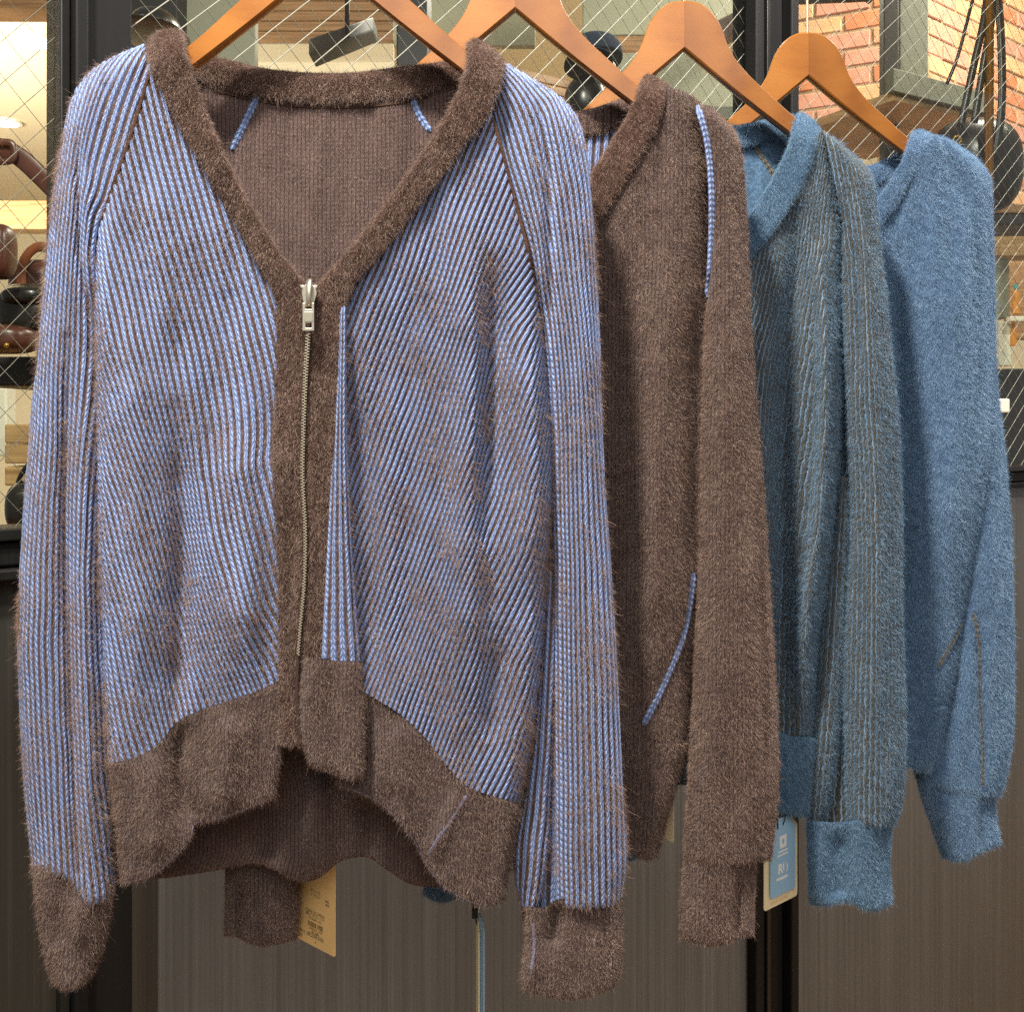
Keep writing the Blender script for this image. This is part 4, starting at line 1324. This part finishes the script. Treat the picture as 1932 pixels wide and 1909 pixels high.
# ------------------------------------------------------------------ the three cardigans behind
def garment(cx, D0, label, shift, face, inner, band, wool, fibre, cordm, spec, seed, rib=False, face_fibre=None, dens=1.1, flen=4.6, face_dens=1.0):
    """full cardigan: right half as traced, left half its mirror image, sheared to hang as its sleeve does"""
    ff = face_fibre or fibre
    g = thing('cardigan', P(cx, 1650, D0 + .03), label, 'cardigan', 'knit cardigans hanging in a row')
    mir = lambda pts: [(2 * cx - x - shift * max(0, (y - 250)) / 1400., y - spec.get('far_up', 0) * min(1, max(0, (y - 1300) / 250))) for x, y in pts]
    step = 2.4 if rib else 4.5
    up = lambda p, n=1: [(x, y - 16) if i < n else (x, y) for i, (x, y) in enumerate(p)]
    for side in (1, -1):
        far = side < 0
        m = (lambda p: p) if not far else mir
        st = 9 if far else step
        def side_patch(name, parent, mat, top, right, bottom, left, D, **kw):
            if far:
                top, bottom, right, left = m(top)[::-1], m(bottom)[::-1], m(left), m(right)
                r = kw.get('roll', (0, 0, 0, 0)); kw['roll'] = (r[1], r[0], r[2], r[3])
                w = kw.get('rollw', (60, 60, 30, 30)); kw['rollw'] = (w[1], w[0], w[2], w[3])
                kw['folds'] = [(m(l), a, b) for l, a, b in kw.get('folds', ())]
                if kw.get('guides'):
                    kw['guides'] = [(-n, m(l)) for n, l in kw['guides']][::-1]
            return patch(name, parent, mat, top, right, bottom, left, D, **kw)
        hidden = .12 if far else 1.0
        s = spec
        kn = dict(pitch=8.0, stitch=8.0) if not rib else {}
        fp = side_patch('front_panel', g, face, s['f_top'], s['f_right'], s['f_bot'], s['f_left'], D0, step=st, roll=(0, s.get('f_roll', .055), .004, 0), rollw=(20, s.get('f_rollw', 55), 20, 10),
                        folds=s.get('f_folds', ()), guides=s.get('f_guides') if rib else None, wrinkle=.0025, seed=seed, rib_amp=.0018, **kn)
        fuzz(fp, face_dens * hidden, flen, ff, seed=seed + 1, weight=clear_of([m(l) for _, l, _ in s.get('cords', ())], 7, groove_weight(.35) if rib else None))
        hb = side_patch('hem_band', fp.o, wool, s['f_bot'], s['h_right'], s['h_bot'], s['h_left'], D0 - .001, step=4.5 if not far else 9, roll=(0, .035, 0, .007), rollw=(20, 36, 10, 12), folds=s.get('h_folds', ()), wrinkle=.002, seed=seed + 2, pitch=8.0, stitch=8.0)
        fuzz(hb, dens * hidden, flen, fibre, seed=seed + 3)
        sl = side_patch('sleeve', g, face, s['s_top'], s['s_right'], s['s_bot'], s['s_left'], D0 + s.get('s_dep', -.016), step=st, roll=(s.get('s_lroll', lambda X, Y: np.clip((Y - 380) / 260, 0, 1) * .04), .04, .014, .006), rollw=(55, 62, 34, 14),
                        folds=s.get('s_folds', ()), guides=s.get('s_guides') if rib else None, wrinkle=.0025, seed=seed + 4, back=.03, rib_amp=.0018, **kn)
        fuzz(sl, face_dens * hidden, flen, ff, seed=seed + 5, weight=clear_of([m(l) for _, l, _ in s.get('cords', ())], 7, groove_weight(.35) if rib else None))
        ck = side_patch('cuff', sl.o, wool if s.get('cuff_wool', True) else face, up(s['c_top'], 99), up(s['c_right']), s['c_bot'], up(s['c_left']), D0 + s.get('s_dep', -.016) + .004, step=4.5, roll=(.034, .034, 0, .008), rollw=(60, 60, 10, 14),
                        folds=s.get('c_folds', ()), wrinkle=.002, seed=seed + 6, back=.026, pitch=8.0, stitch=8.0)
        fuzz(ck, dens * (1 if not far else s.get('far_cuff', .5)), flen * .85, fibre, seed=seed + 7)
        for key, n, base in (('s_extra', 'sleeve_fold', sl), ):
            if s.get(key):
                e = s[key]
                ex = side_patch(n, sl.o, face, e[0], e[1], e[2], e[3], D0 + e[4], step=st, roll=(.02, .02, .004, .006), rollw=(30, 30, 10, 14), guides=e[5] if rib else None, wrinkle=.001, seed=seed + 8, back=.02, rib_amp=.0018)
                fuzz(ex, face_dens * hidden, flen, ff, seed=seed + 9, weight=groove_weight(.35) if rib else None)
        if s.get('s_inner') and not far:
            e = s['s_inner']
            patch('sleeve_fold', sl.o, face, e[0], e[1], e[2], e[3], D0 + .034, step=3.2, wrinkle=.001, seed=seed + 12, guides=e[4], rib_amp=.0018)
        nb = side_patch('neckband', g, band, s['n_top'], s['n_right'], s['n_bot'], s['n_left'], D0 - .006, step=4.5, roll=(.014, .004, .05, 0), rollw=(14, 12, 50, 10), wrinkle=.001, seed=seed + 10)
        fuzz(nb, dens * 1.1 * (1 if not far else .3), flen * .9, fibre, seed=seed + 11)
        if not far:
            for part, pts, r in s.get('cords', ()):
                ch = chain('seam_cord', {'f': fp, 's': sl}[part], pts, r, cordm, g, .0012)
                fuzz(ch, .45, 1.8, ff, seed=seed + 40)
    # back: inside of the far half, and the band round the back of the neck
    b = s['back']
    left_ = [(2 * cx - x, y) for x, y in b['right']]
    bp = patch('back_panel', g, inner, [(2 * cx - x, y) for x, y in b['top']][::-1] + b['top'][1:], b['right'], [(2 * cx - x, y) for x, y in b['bot']][::-1] + b['bot'][1:], left_, D0 + .066, step=3.0 if inner.name.startswith('blue_rib') else 6,
               roll=(-.03, -.03, 0, 0), rollw=(120, 120, 20, 20), wrinkle=.003, seed=seed + 20, guides=[(-12, [(cx - 180, 100), (cx - 180, 1700)]), (12, [(cx + 180, 100), (cx + 180, 1700)])] if inner.name.startswith('blue_rib') else None)
    fuzz(bp, .5, flen * .8, fibre, seed=seed + 21, weight=lambda q: np.where(q.Y < 520, 1, .05))
    t = b['band']
    bb = patch('neckband', g, wool, [(2 * cx - x, y) for x, y in t[0]][::-1] + t[0][1:], [t[0][-1], t[1][-1]], [(2 * cx - x, y) for x, y in t[1]][::-1] + t[1][1:], [(2 * cx - t[0][-1][0], t[0][-1][1]), (2 * cx - t[1][-1][0], t[1][-1][1])],
               D0 + .06, step=5, roll=(-.02, -.02, .01, .004), rollw=(60, 60, 14, 10), wrinkle=.001, seed=seed + 22)
    fuzz(bb, dens, flen, fibre, seed=seed + 23)
    if s.get('inner_cord'):
        chain('seam_tape', bp, s['inner_cord'], 10, cordm, g, .001)
    return g


# brown cardigan, worn inside out: brown outside, blue ribs inside
spec2 = dict(
    n_top=[(1210, 152), (1222, 140), (1240, 146), (1262, 160)], n_right=[(1262, 160), (1240, 240), (1200, 312), (1150, 392), (1090, 480), (1040, 560), (1010, 640), (1005, 900), (1002, 1300)],
    n_bot=[(974, 1300), (988, 1302), (1002, 1300)], n_left=[(1210, 152), (1196, 192), (1178, 228), (1148, 275), (1110, 335), (1060, 420), (1000, 520), (976, 580), (974, 900), (974, 1300)],
    f_top=[(1258, 162), (1290, 172), (1318, 190)], f_left=[(1258, 162), (1236, 245), (1196, 318), (1146, 398), (1085, 488), (1035, 570), (1004, 660), (1000, 900), (996, 1290)],
    f_right=[(1318, 190), (1334, 260), (1342, 350), (1342, 480), (1340, 620), (1340, 800), (1340, 980), (1328, 1100), (1312, 1230), (1300, 1400)],
    f_bot=[(996, 1290), (1080, 1330), (1150, 1370), (1205, 1396), (1300, 1400)],
    f_folds=[([(1180, 560), (1165, 760), (1175, 1100)], 26, -.010), ([(1250, 400), (1258, 700), (1244, 1000), (1226, 1300)], 40, .018), ([(1308, 560), (1306, 800), (1300, 1050)], 14, -.012), ([(1262, 170), (1230, 260), (1180, 340), (1130, 420)], 6, -.003)],
    h_right=[(1300, 1400), (1282, 1462), (1262, 1532), (1240, 1614)], h_bot=[(980, 1480), (1080, 1520), (1150, 1570), (1192, 1606), (1216, 1622), (1240, 1614)], h_left=[(996, 1290), (990, 1390), (980, 1480)],
    s_top=[(1318, 196), (1334, 199), (1350, 212)], s_right=[(1350, 212), (1382, 244), (1397, 290), (1405, 360), (1411, 500), (1418, 640), (1430, 800), (1445, 1000), (1458, 1200), (1467, 1380), (1467, 1500), (1455, 1620)],
    s_left=[(1318, 196), (1335, 262), (1341, 360), (1338, 500), (1330, 637), (1324, 770), (1318, 900), (1314, 1053), (1310, 1270), (1300, 1440), (1291, 1620)],
    s_bot=[(1291, 1620), (1340, 1628), (1400, 1630), (1455, 1620)],
    s_folds=[([(1380, 500), (1392, 900), (1400, 1400)], 30, .005), ([(1425, 900), (1440, 1200), (1446, 1500)], 10, -.006)],
    c_top=[(1292, 1622), (1340, 1632), (1390, 1632), (1430, 1622)], c_right=[(1430, 1622), (1424, 1690), (1422, 1764)], c_left=[(1292, 1622), (1284, 1690), (1284, 1768)],
    c_bot=[(1284, 1768), (1320, 1780), (1352, 1784), (1386, 1772), (1400, 1766), (1422, 1764)], c_folds=[([(1394, 1650), (1393, 1700), (1392, 1770)], 9, -.012)], far_cuff=1.0,
    cords=[('s', [(1316, 198), (1333, 262), (1342, 350), (1341, 480), (1335, 560)], 12), ('f', [(1308, 1080), (1302, 1130), (1288, 1200), (1252, 1290), (1214, 1368)], 13)],
    back=dict(top=[(972, 262), (1050, 262), (1110, 255), (1170, 240), (1230, 190)], right=[(1230, 190), (1320, 500), (1330, 900), (1285, 1400), (1235, 1560)], bot=[(972, 1440), (1100, 1470), (1190, 1530), (1235, 1560)],
              band=([(972, 215), (1050, 212), (1110, 206), (1170, 186), (1210, 168)], [(972, 268), (1050, 268), (1115, 258), (1170, 242), (1206, 226)])))
garment(972, 1.10, 'plain brown fuzzy cardigan with a light blue raglan seam, second from the front', 92, M['brown_knit'], M['rib_in'], M['brown_wool'], M['brown_knit'], M['f_brown2'], M['blue_chain'], spec2, 200, dens=1.7, face_dens=1.8, flen=2.4)

# olive ribs with blue furrows and blue trim
spec3 = dict(
    far_up=15,
    n_top=[(1496, 228), (1506, 212), (1526, 220), (1548, 244)], n_right=[(1548, 244), (1530, 310), (1507, 362), (1477, 412), (1447, 452), (1400, 510), (1350, 570), (1325, 640), (1320, 900), (1318, 1260)],
    n_bot=[(1292, 1260), (1305, 1262), (1318, 1260)], n_left=[(1496, 228), (1492, 266), (1470, 316), (1440, 368), (1412, 412), (1370, 470), (1310, 540), (1294, 590), (1292, 900), (1292, 1260)],
    f_top=[(1545, 250), (1552, 250), (1560, 256)], f_left=[(1545, 250), (1527, 315), (1503, 367), (1473, 418), (1443, 458), (1396, 516), (1346, 580), (1320, 650), (1316, 900), (1314, 1250)],
    f_right=[(1560, 256), (1580, 330), (1602, 413), (1614, 520), (1614, 640), (1612, 760), (1606, 900), (1586, 1050), (1552, 1200), (1540, 1390)],
    f_bot=[(1314, 1250), (1380, 1300), (1440, 1350), (1480, 1384), (1540, 1390)], f_roll=.05,
    f_folds=[([(1505, 400), (1500, 500), (1490, 620), (1478, 900), (1472, 1200), (1470, 1380)], 20, -.030), ([(1545, 470), (1556, 640), (1556, 800), (1545, 980), (1525, 1150), (1512, 1380)], 15, .034), ([(1588, 420), (1592, 640), (1590, 800), (1578, 1000), (1560, 1200)], 9, -.030), ([(1440, 540), (1430, 800), (1424, 1100)], 20, .010)],
    f_guides=[(0.00, [(1480, 240), (1380, 480), (1300, 700), (1240, 1000), (1180, 1400)]), (10.80, [(1535, 240), (1470, 480), (1420, 700), (1380, 1000), (1340, 1400)]), (20.25, [(1570, 240), (1545, 480), (1525, 700), (1490, 1000), (1460, 1400)]), (28.35, [(1620, 240), (1625, 480), (1615, 700), (1590, 1000), (1550, 1400)])],
    h_right=[(1540, 1390), (1536, 1450), (1528, 1540)], h_bot=[(1300, 1420), (1380, 1470), (1440, 1510), (1480, 1534), (1528, 1540)], h_left=[(1314, 1250), (1308, 1340), (1300, 1420)],
    s_top=[(1552, 246), (1562, 252), (1572, 262)], s_right=[(1572, 262), (1600, 284), (1630, 311), (1646, 334), (1652, 384), (1662, 467), (1672, 550), (1680, 633), (1695, 790), (1701, 935), (1703, 1100), (1706, 1268), (1708, 1373), (1704, 1500), (1688, 1556)],
    s_left=[(1552, 246), (1572, 330), (1588, 413), (1590, 520), (1592, 635), (1598, 770), (1602, 902), (1604, 1002), (1598, 1135), (1592, 1270), (1594, 1406), (1598, 1552)],
    s_bot=[(1598, 1552), (1630, 1558), (1660, 1560), (1688, 1556)], s_folds=[([(1640, 460), (1652, 900), (1655, 1400)], 22, .010), ([(1612, 420), (1618, 560), (1620, 720)], 9, -.008)],
    s_guides=[(0.00, [(1530, 240), (1560, 420), (1570, 700), (1580, 1000), (1575, 1600)]), (6.75, [(1590, 240), (1622, 420), (1636, 700), (1650, 1000), (1648, 1600)]), (12.15, [(1640, 240), (1668, 420), (1690, 700), (1704, 1000), (1706, 1600)])],
    s_extra=([(1584, 900), (1592, 896), (1602, 900)], [(1602, 900), (1606, 1000), (1604, 1100), (1598, 1200), (1592, 1300), (1580, 1420), (1564, 1520), (1548, 1568)], [(1524, 1560), (1536, 1570), (1548, 1568)],
             [(1584, 900), (1574, 1000), (1560, 1100), (1548, 1200), (1538, 1320), (1528, 1440), (1524, 1560)], .012, [(0.00, [(1560, 880), (1530, 1200), (1505, 1580)]), (6.75, [(1612, 880), (1604, 1200), (1570, 1580)])]),
    s_inner=([(1580, 900), (1596, 898), (1614, 900)], [(1614, 900), (1622, 1200), (1630, 1566)], [(1530, 1566), (1580, 1568), (1630, 1566)], [(1580, 900), (1556, 1200), (1530, 1566)], [(0, [(1560, 880), (1520, 1580)]), (9, [(1630, 880), (1640, 1580)])]),
    c_top=[(1522, 1562), (1570, 1566), (1620, 1562), (1684, 1556)], c_right=[(1684, 1556), (1678, 1640), (1684, 1702)], c_left=[(1522, 1562), (1525, 1640), (1527, 1704)],
    c_bot=[(1527, 1704), (1556, 1708), (1584, 1702), (1606, 1702), (1624, 1711), (1652, 1716), (1684, 1702)], c_folds=[([(1583, 1560), (1582, 1640), (1584, 1706)], 22, -.016), ([(1542, 1580), (1545, 1700)], 12, .006)], far_cuff=.8,
    inner_cord=[(1424, 275), (1444, 305), (1466, 340)], cords=[],
    back=dict(top=[(1290, 262), (1340, 262), (1400, 256), (1450, 244), (1510, 226)], right=[(1510, 226), (1590, 500), (1590, 900), (1560, 1300), (1530, 1530)], bot=[(1290, 1480), (1400, 1490), (1470, 1520), (1530, 1530)],
              band=([(1290, 240), (1340, 240), (1390, 236), (1440, 226), (1498, 214)], [(1290, 282), (1340, 282), (1400, 278), (1450, 268), (1496, 256)])))
garment(1290, 1.20, 'olive ribbed cardigan with blue furrows and fuzzy blue trim, third from the front', 95, M['rib_olive'], M['blue_wool'], M['blue_wool'], M['blue_wool'], M['f_blue'], M['olive_chain'], spec3, 300, rib=True, dens=2.0, face_dens=1.25, flen=2.6, face_fibre=M['f_bluegrey'])

# plain blue cardigan at the back
spec4 = dict(
    n_top=[(1718, 262), (1726, 246), (1744, 246), (1760, 254)], n_right=[(1760, 254), (1742, 300), (1712, 350), (1690, 390), (1640, 450), (1580, 540), (1555, 600), (1552, 900), (1550, 1220)],
    n_bot=[(1524, 1220), (1537, 1222), (1550, 1220)], n_left=[(1718, 262), (1700, 312), (1668, 362), (1640, 400), (1590, 470), (1540, 540), (1526, 590), (1524, 900), (1524, 1220)],
    f_top=[(1756, 258), (1766, 256), (1778, 262)], f_left=[(1756, 258), (1738, 306), (1708, 356), (1686, 396), (1636, 456), (1576, 548), (1550, 610), (1548, 900), (1546, 1220)],
    f_right=[(1778, 262), (1820, 340), (1850, 440), (1866, 560), (1874, 700), (1876, 860), (1869, 935), (1856, 1002), (1840, 1068), (1824, 1150), (1803, 1273), (1788, 1330)],
    f_bot=[(1546, 1220), (1620, 1270), (1680, 1310), (1730, 1330), (1788, 1330)], f_roll=.045, f_rollw=46,
    f_folds=[([(1690, 480), (1702, 800), (1696, 1250)], 20, -.018), ([(1780, 420), (1796, 800), (1770, 1100)], 40, .016), ([(1840, 420), (1846, 640), (1850, 820)], 14, -.008)],
    h_right=[(1788, 1330), (1773, 1390), (1757, 1460)], h_bot=[(1540, 1360), (1620, 1400), (1680, 1430), (1720, 1448), (1757, 1460)], h_left=[(1546, 1220), (1544, 1290), (1540, 1360)],
    s_top=[(1766, 252), (1776, 256), (1786, 262)], s_right=[(1786, 262), (1812, 278), (1843, 300), (1866, 332), (1871, 400), (1874, 500), (1877, 640), (1880, 720), (1890, 810), (1900, 910), (1907, 1010), (1910, 1110), (1913, 1270), (1911, 1373), (1903, 1440), (1888, 1500)],
    s_left=[(1766, 252), (1790, 330), (1810, 440), (1820, 600), (1826, 800), (1826, 950), (1815, 1050), (1800, 1150), (1785, 1270), (1765, 1380), (1735, 1470)],
    s_bot=[(1735, 1470), (1790, 1490), (1845, 1500), (1888, 1500)], s_dep=.016, s_lroll=.03,
    s_folds=[([(1846, 1160), (1850, 1300), (1854, 1490)], 9, -.010), ([(1800, 1240), (1790, 1380), (1775, 1480)], 14, -.010), ([(1880, 1000), (1884, 1300)], 18, .005)],
    c_top=[(1724, 1466), (1770, 1488), (1830, 1500), (1878, 1502)], c_right=[(1878, 1502), (1880, 1540), (1888, 1590)], c_left=[(1724, 1466), (1740, 1508), (1757, 1556), (1778, 1616)],
    c_bot=[(1778, 1616), (1800, 1624), (1825, 1622), (1849, 1607), (1866, 1601), (1888, 1590)], c_folds=[([(1852, 1500), (1850, 1550), (1852, 1604)], 8, -.008)], far_cuff=.3,
    cords=[('f', [(1829, 1138), (1812, 1180), (1790, 1222), (1769, 1258)], 10), ('s', [(1836, 1155), (1846, 1202), (1848, 1306), (1855, 1406), (1854, 1484)], 9)],
    back=dict(top=[(1523, 340), (1580, 338), (1640, 328), (1690, 300), (1736, 258)], right=[(1736, 258), (1830, 560), (1840, 900), (1800, 1200), (1750, 1440)], bot=[(1523, 1400), (1620, 1410), (1690, 1430), (1750, 1440)],
              band=([(1523, 318), (1580, 318), (1640, 312), (1680, 296), (1716, 272)], [(1523, 360), (1580, 358), (1640, 350), (1680, 338), (1708, 314)])))
garment(1523, 1.30, 'plain slate blue fuzzy cardigan with thin olive seams, farthest right of the row', 60, M['slate_wool'], M['slate_wool'], M['slate_wool'], M['slate_wool'], M['f_slate'], M['olive_chain'], spec4, 400, dens=2.1, face_dens=2.2, flen=2.6)

# ------------------------------------------------------------------ hang tags
M['kraft'] = plain('kraft_card', lin(240, 200, 132), .75, .05, 160)
M['cream_card'] = plain('cream_card', lin(248, 234, 190), .75, .04, 160)
M['sky_card'] = plain('sky_blue_card', lin(160, 204, 232), .6, .03, 160)
M['ink'] = plain('brown_ink', lin(58, 44, 28), .8, .05, 100)
M['white_ink'] = plain('white_ink', lin(246, 246, 240), .7, .02, 100)
M['tag_string'] = plain('black_cord', lin(22, 20, 18), .7, .1, 100)


def card(name, tl, dx, dz, w, h, mat, parent, th=.0006, r=.003, cut=0):
    """rounded card: tl corner (3D), unit dx across, dz down, size w x h metres; cut = bevelled top corners"""
    nrm = np.cross(dx, dz)
    nrm = nrm / np.linalg.norm(nrm)
    if nrm[1] > 0: nrm = -nrm
    pts = []
    c = max(cut, 1e-4)
    pts += [(c, 0), (w - c, 0), (w, c)]
    for a in np.linspace(0, math.pi / 2, 5):
        pts.append((w - r + r * math.cos(a), h - r + r * math.sin(a)))
    for a in np.linspace(math.pi / 2, math.pi, 5):
        pts.append((r + r * math.cos(a), h - r + r * math.sin(a)))
    pts.append((0, c))
    bm = bmesh.new()
    f = [bm.verts.new(Vector(tuple(tl + dx * u + dz * v + nrm * th / 2))) for u, v in pts]
    b = [bm.verts.new(Vector(tuple(tl + dx * u + dz * v - nrm * th / 2))) for u, v in pts]
    bm.faces.new(f)
    bm.faces.new(b[::-1])
    for i in range(len(pts)):
        bm.faces.new([f[i], f[(i + 1) % len(pts)], b[(i + 1) % len(pts)], b[i]])
    return bm_obj(name, bm, mat, parent), nrm


def printed(name, parent, text, tl, dx, dz, nrm, u, v, size, mat, th=.0006, bold=0):
    t = bpy.data.curves.new(name, 'FONT')
    t.body = text
    t.size = size
    t.offset = bold
    t.align_x = 'CENTER'
    t.align_y = 'CENTER'
    t.materials.append(mat)
    o = new_obj(name, t, parent)
    pos = tl + dx * u + dz * v + nrm * (th / 2 + .0002) - origin(parent)
    o.matrix_local = Matrix.Translation(Vector(tuple(pos))) @ Matrix((dx, -dz, nrm)).transposed().to_4x4()
    bpy.context.view_layer.update()
    me = bpy.data.meshes.new_from_object(o.evaluated_get(bpy.context.evaluated_depsgraph_get()))
    me.materials.clear()
    me.materials.append(mat)
    mw = o.matrix_local.copy()
    bpy.data.objects.remove(o)
    o = new_obj(name, me, parent)
    o.matrix_local = mw
    return o


def ink_bar(name, parent, tl, dx, dz, nrm, u0, v0, u1, v1, mat, th=.0006):
    o = tl + nrm * (th / 2 + .0002)
    V = [o + dx * u0 + dz * v0, o + dx * u1 + dz * v0, o + dx * u1 + dz * v1, o + dx * u0 + dz * v1]
    return mesh_np(name, V, [[0, 1, 2, 3]], mat, parent, smooth=False)


# kraft price tag under the front cardigan
a, b = P(560, 1767, 1.135), P(633, 1806, 1.092)
dx = b - a
dx[2] = 0
w = np.linalg.norm(dx)
dx /= w
dz = np.array([0, 0, -1.0])
hgt = .105
tl = a - dz * hgt
tag1 = thing('price_tag', tl, 'tan kraft price tag with a barcode hanging below the front cardigan\'s hem', 'tag')
_, nr = card('card', tl, dx, dz, w, hgt, M['kraft'], tag1, r=.003)
for txt, u, v, s in (('アクリル', .50, .455, .0042), ('ナイロン', .50, .495, .0042), ('60%', .80, .50, .0038), ('40%', .80, .535, .0038), ('MADE IN CHINA', .49, .665, .0042), ('(株)アダストリア', .49, .70, .0042), ('R120-801-102', .49, .735, .0036),
                     ('1890001CL 1C09', .50, .835, .0032), ('¥5,500', .49, .868, .0044), ('(税込¥6,050)', .49, .90, .0052), ('PRICE', .16, .90, .0034), ('SIZE', .12, .945, .0034), ('F', .50, .955, .0036)):
    printed('print', tag1, txt, tl, dx, dz, nr, u * w, v * hgt, s, M['ink'])
r = random.Random(4)
u = .30
while u < .70:
    q = r.choice((.006, .010, .014))
    if not .52 < u < .545:
        ink_bar('barcode_bar', tag1, tl, dx, dz, nr, u * w, .765 * hgt, (u + q) * w, .815 * hgt, M['ink'])
    u += q + r.choice((.008, .012))
cordp = np.array([tl + dx * w * .5 + np.array([0, -.002, -.006]), tl + dx * w * .5 + np.array([0, -.003, .02]), tl + dx * w * .5 + np.array([.002, .0, .05])])
tube('string', curve(cordp, 20), .0006, M['tag_string'], tag1, 6)

# tag seen edge on below the right corner of the front hem
a, b = P(899, 1712, 1.13), P(906, 1712, 1.075)
dx = b - a
dx[2] = 0
w = np.linalg.norm(dx)
dx /= w
tl = a.copy()
tag2 = thing('price_tag', tl, 'cream and pale blue tags seen edge on, hanging below the front hem\'s right corner', 'tag')
_, nr = card('card', tl, dx, dz, w * .7, .125, M['cream_card'], tag2, .0012, cut=.008)
tl2 = P(903, 1716, 1.105)
dx2 = P(914, 1716, 1.07) - tl2
dx2[2] = 0
dx2 /= np.linalg.norm(dx2)
card('brand_card', tl2, dx2, dz, w * .6, .10, M['sky_card'], tag2, .0008, cut=.006)
st = curve([tl + dx * .012 + np.array([0, -.004, -.01]), tl + dx * .012 + np.array([-.004, -.012, .012]), tl + dx * .012 + np.array([-.002, -.01, .035])], 16)
tube('string', st, .0008, M['tag_string'], tag2, 6)
bm = bmesh.new()
c = P(896, 1722, 1.09)
add_box(bm, c - np.array([.003, .002, .005]), c + np.array([.003, .002, .005]))
bm_obj('toggle', bm, M['tag_string'], tag2, bevel=.001)

# blue brand tag over a cream card under the third cardigan
a, b = P(1441, 1719, 1.190), P(1504, 1690, 1.232)
dx = b - a
dx[2] = 0
w = np.linalg.norm(dx)
dx /= w
hgt = .094
tl = a - dz * hgt
tag3 = thing('price_tag', tl, 'sky blue tag with white logos over a cream card below the third cardigan', 'tag')
_, nr = card('card', tl, dx, dz, w, hgt, M['cream_card'], tag3, cut=.012, r=.004)
tb = tl + dx * .008 + nr * .003 + np.array([0, 0, .004])
wb, hb = w - .017, hgt - .008
_, nb = card('brand_card', tb, dx, dz, wb, hb, M['sky_card'], tag3, cut=.014, r=.003)
c = wb * .5
ink_bar('logo_square', tag3, tb, dx, dz, nb, c - .0065, .020, c + .0065, .034, M['white_ink'])
an = np.linspace(0, math.tau, 17)[:-1]
V = [tb + nb * .0007 + dx * (c + .0022 * math.cos(t)) + dz * (.027 + .0032 * math.sin(t)) for t in an]
bm = bmesh.new()
bm.faces.new([bm.verts.new(Vector(tuple(v))) for v in V])
bm_obj('logo_dot', bm, M['sky_card'], tag3)
ink_bar('caption_line', tag3, tb, dx, dz, nb, c - .009, .0365, c + .009, .0385, M['white_ink'])
ink_bar('caption_line', tag3, tb, dx, dz, nb, c - .0105, .0405, c + .0095, .0425, M['white_ink'])
lt = printed('logo_letter', tag3, 'R', tb, dx, dz, nb, c - .005, .057, .015, M['white_ink'], bold=.0006)
for s in (-1, 1):
    p = [(c + .004 + s * .0012 + (.0038 * s) * math.sin(t) ** 1.0, .0565 + s * .0012 - .0055 * math.cos(t)) for t in np.linspace(0, math.pi, 9)]
    p2 = [(c + .004 + s * .0012 + (.0012 * s) * math.sin(t), .0565 + s * .0012 - .0055 * math.cos(t)) for t in np.linspace(math.pi, 0, 9)][1:-1]
    bm = bmesh.new()
    bm.faces.new([bm.verts.new(Vector(tuple(tb + nb * .0007 + dx * u + dz * v))) for u, v in p + p2])
    bm_obj('logo_leaf', bm, M['white_ink'], tag3)
ink_bar('caption_line', tag3, tb, dx, dz, nb, c - .0125, .066, c + .009, .069, M['white_ink'])
for k in range(2):
    ink_bar('small_print', tag3, tl, dx, dz, nr, .012, hgt - .0065 + k * .002, w * .7, hgt - .0055 + k * .002, M['kraft'])
st = curve([tb + dx * c + dz * .008 - np.array([0, .002, 0]), tb + dx * c + np.array([.002, -.004, .003]), tb + dx * c + np.array([.004, -.002, .02])], 16)
tube('string', st, .0006, M['tag_string'], tag3, 6)
a = P(1466, 1556, 1.2)
tube('string', curve([a + np.array([.001, 0, -.004]), a + np.array([0, -.002, .012]), a + np.array([0, 0, .03])], 12), .0008, M['tag_string'], tag3, 6)

# corner of a cream tag behind the brown cardigan
a, b = P(1252, 1578, 1.168), P(1271, 1580, 1.150)
dx = b - a
dx[2] = 0
w = np.linalg.norm(dx)
dx /= w
tl = a - dz * .07
tag4 = thing('price_tag', tl, 'cream tag corner peeking out beside the brown cardigan\'s hem', 'tag')
card('card', tl, dx, dz, w, .07, M['cream_card'], tag4)
tube('string', curve([tl + dx * w * .5 + np.array([0, -.002, -.005]), tl + dx * w * .5 + np.array([0, -.004, .01]), tl + dx * w * .5 + np.array([0, 0, .03])], 12), .0006, M['tag_string'], tag4, 6)
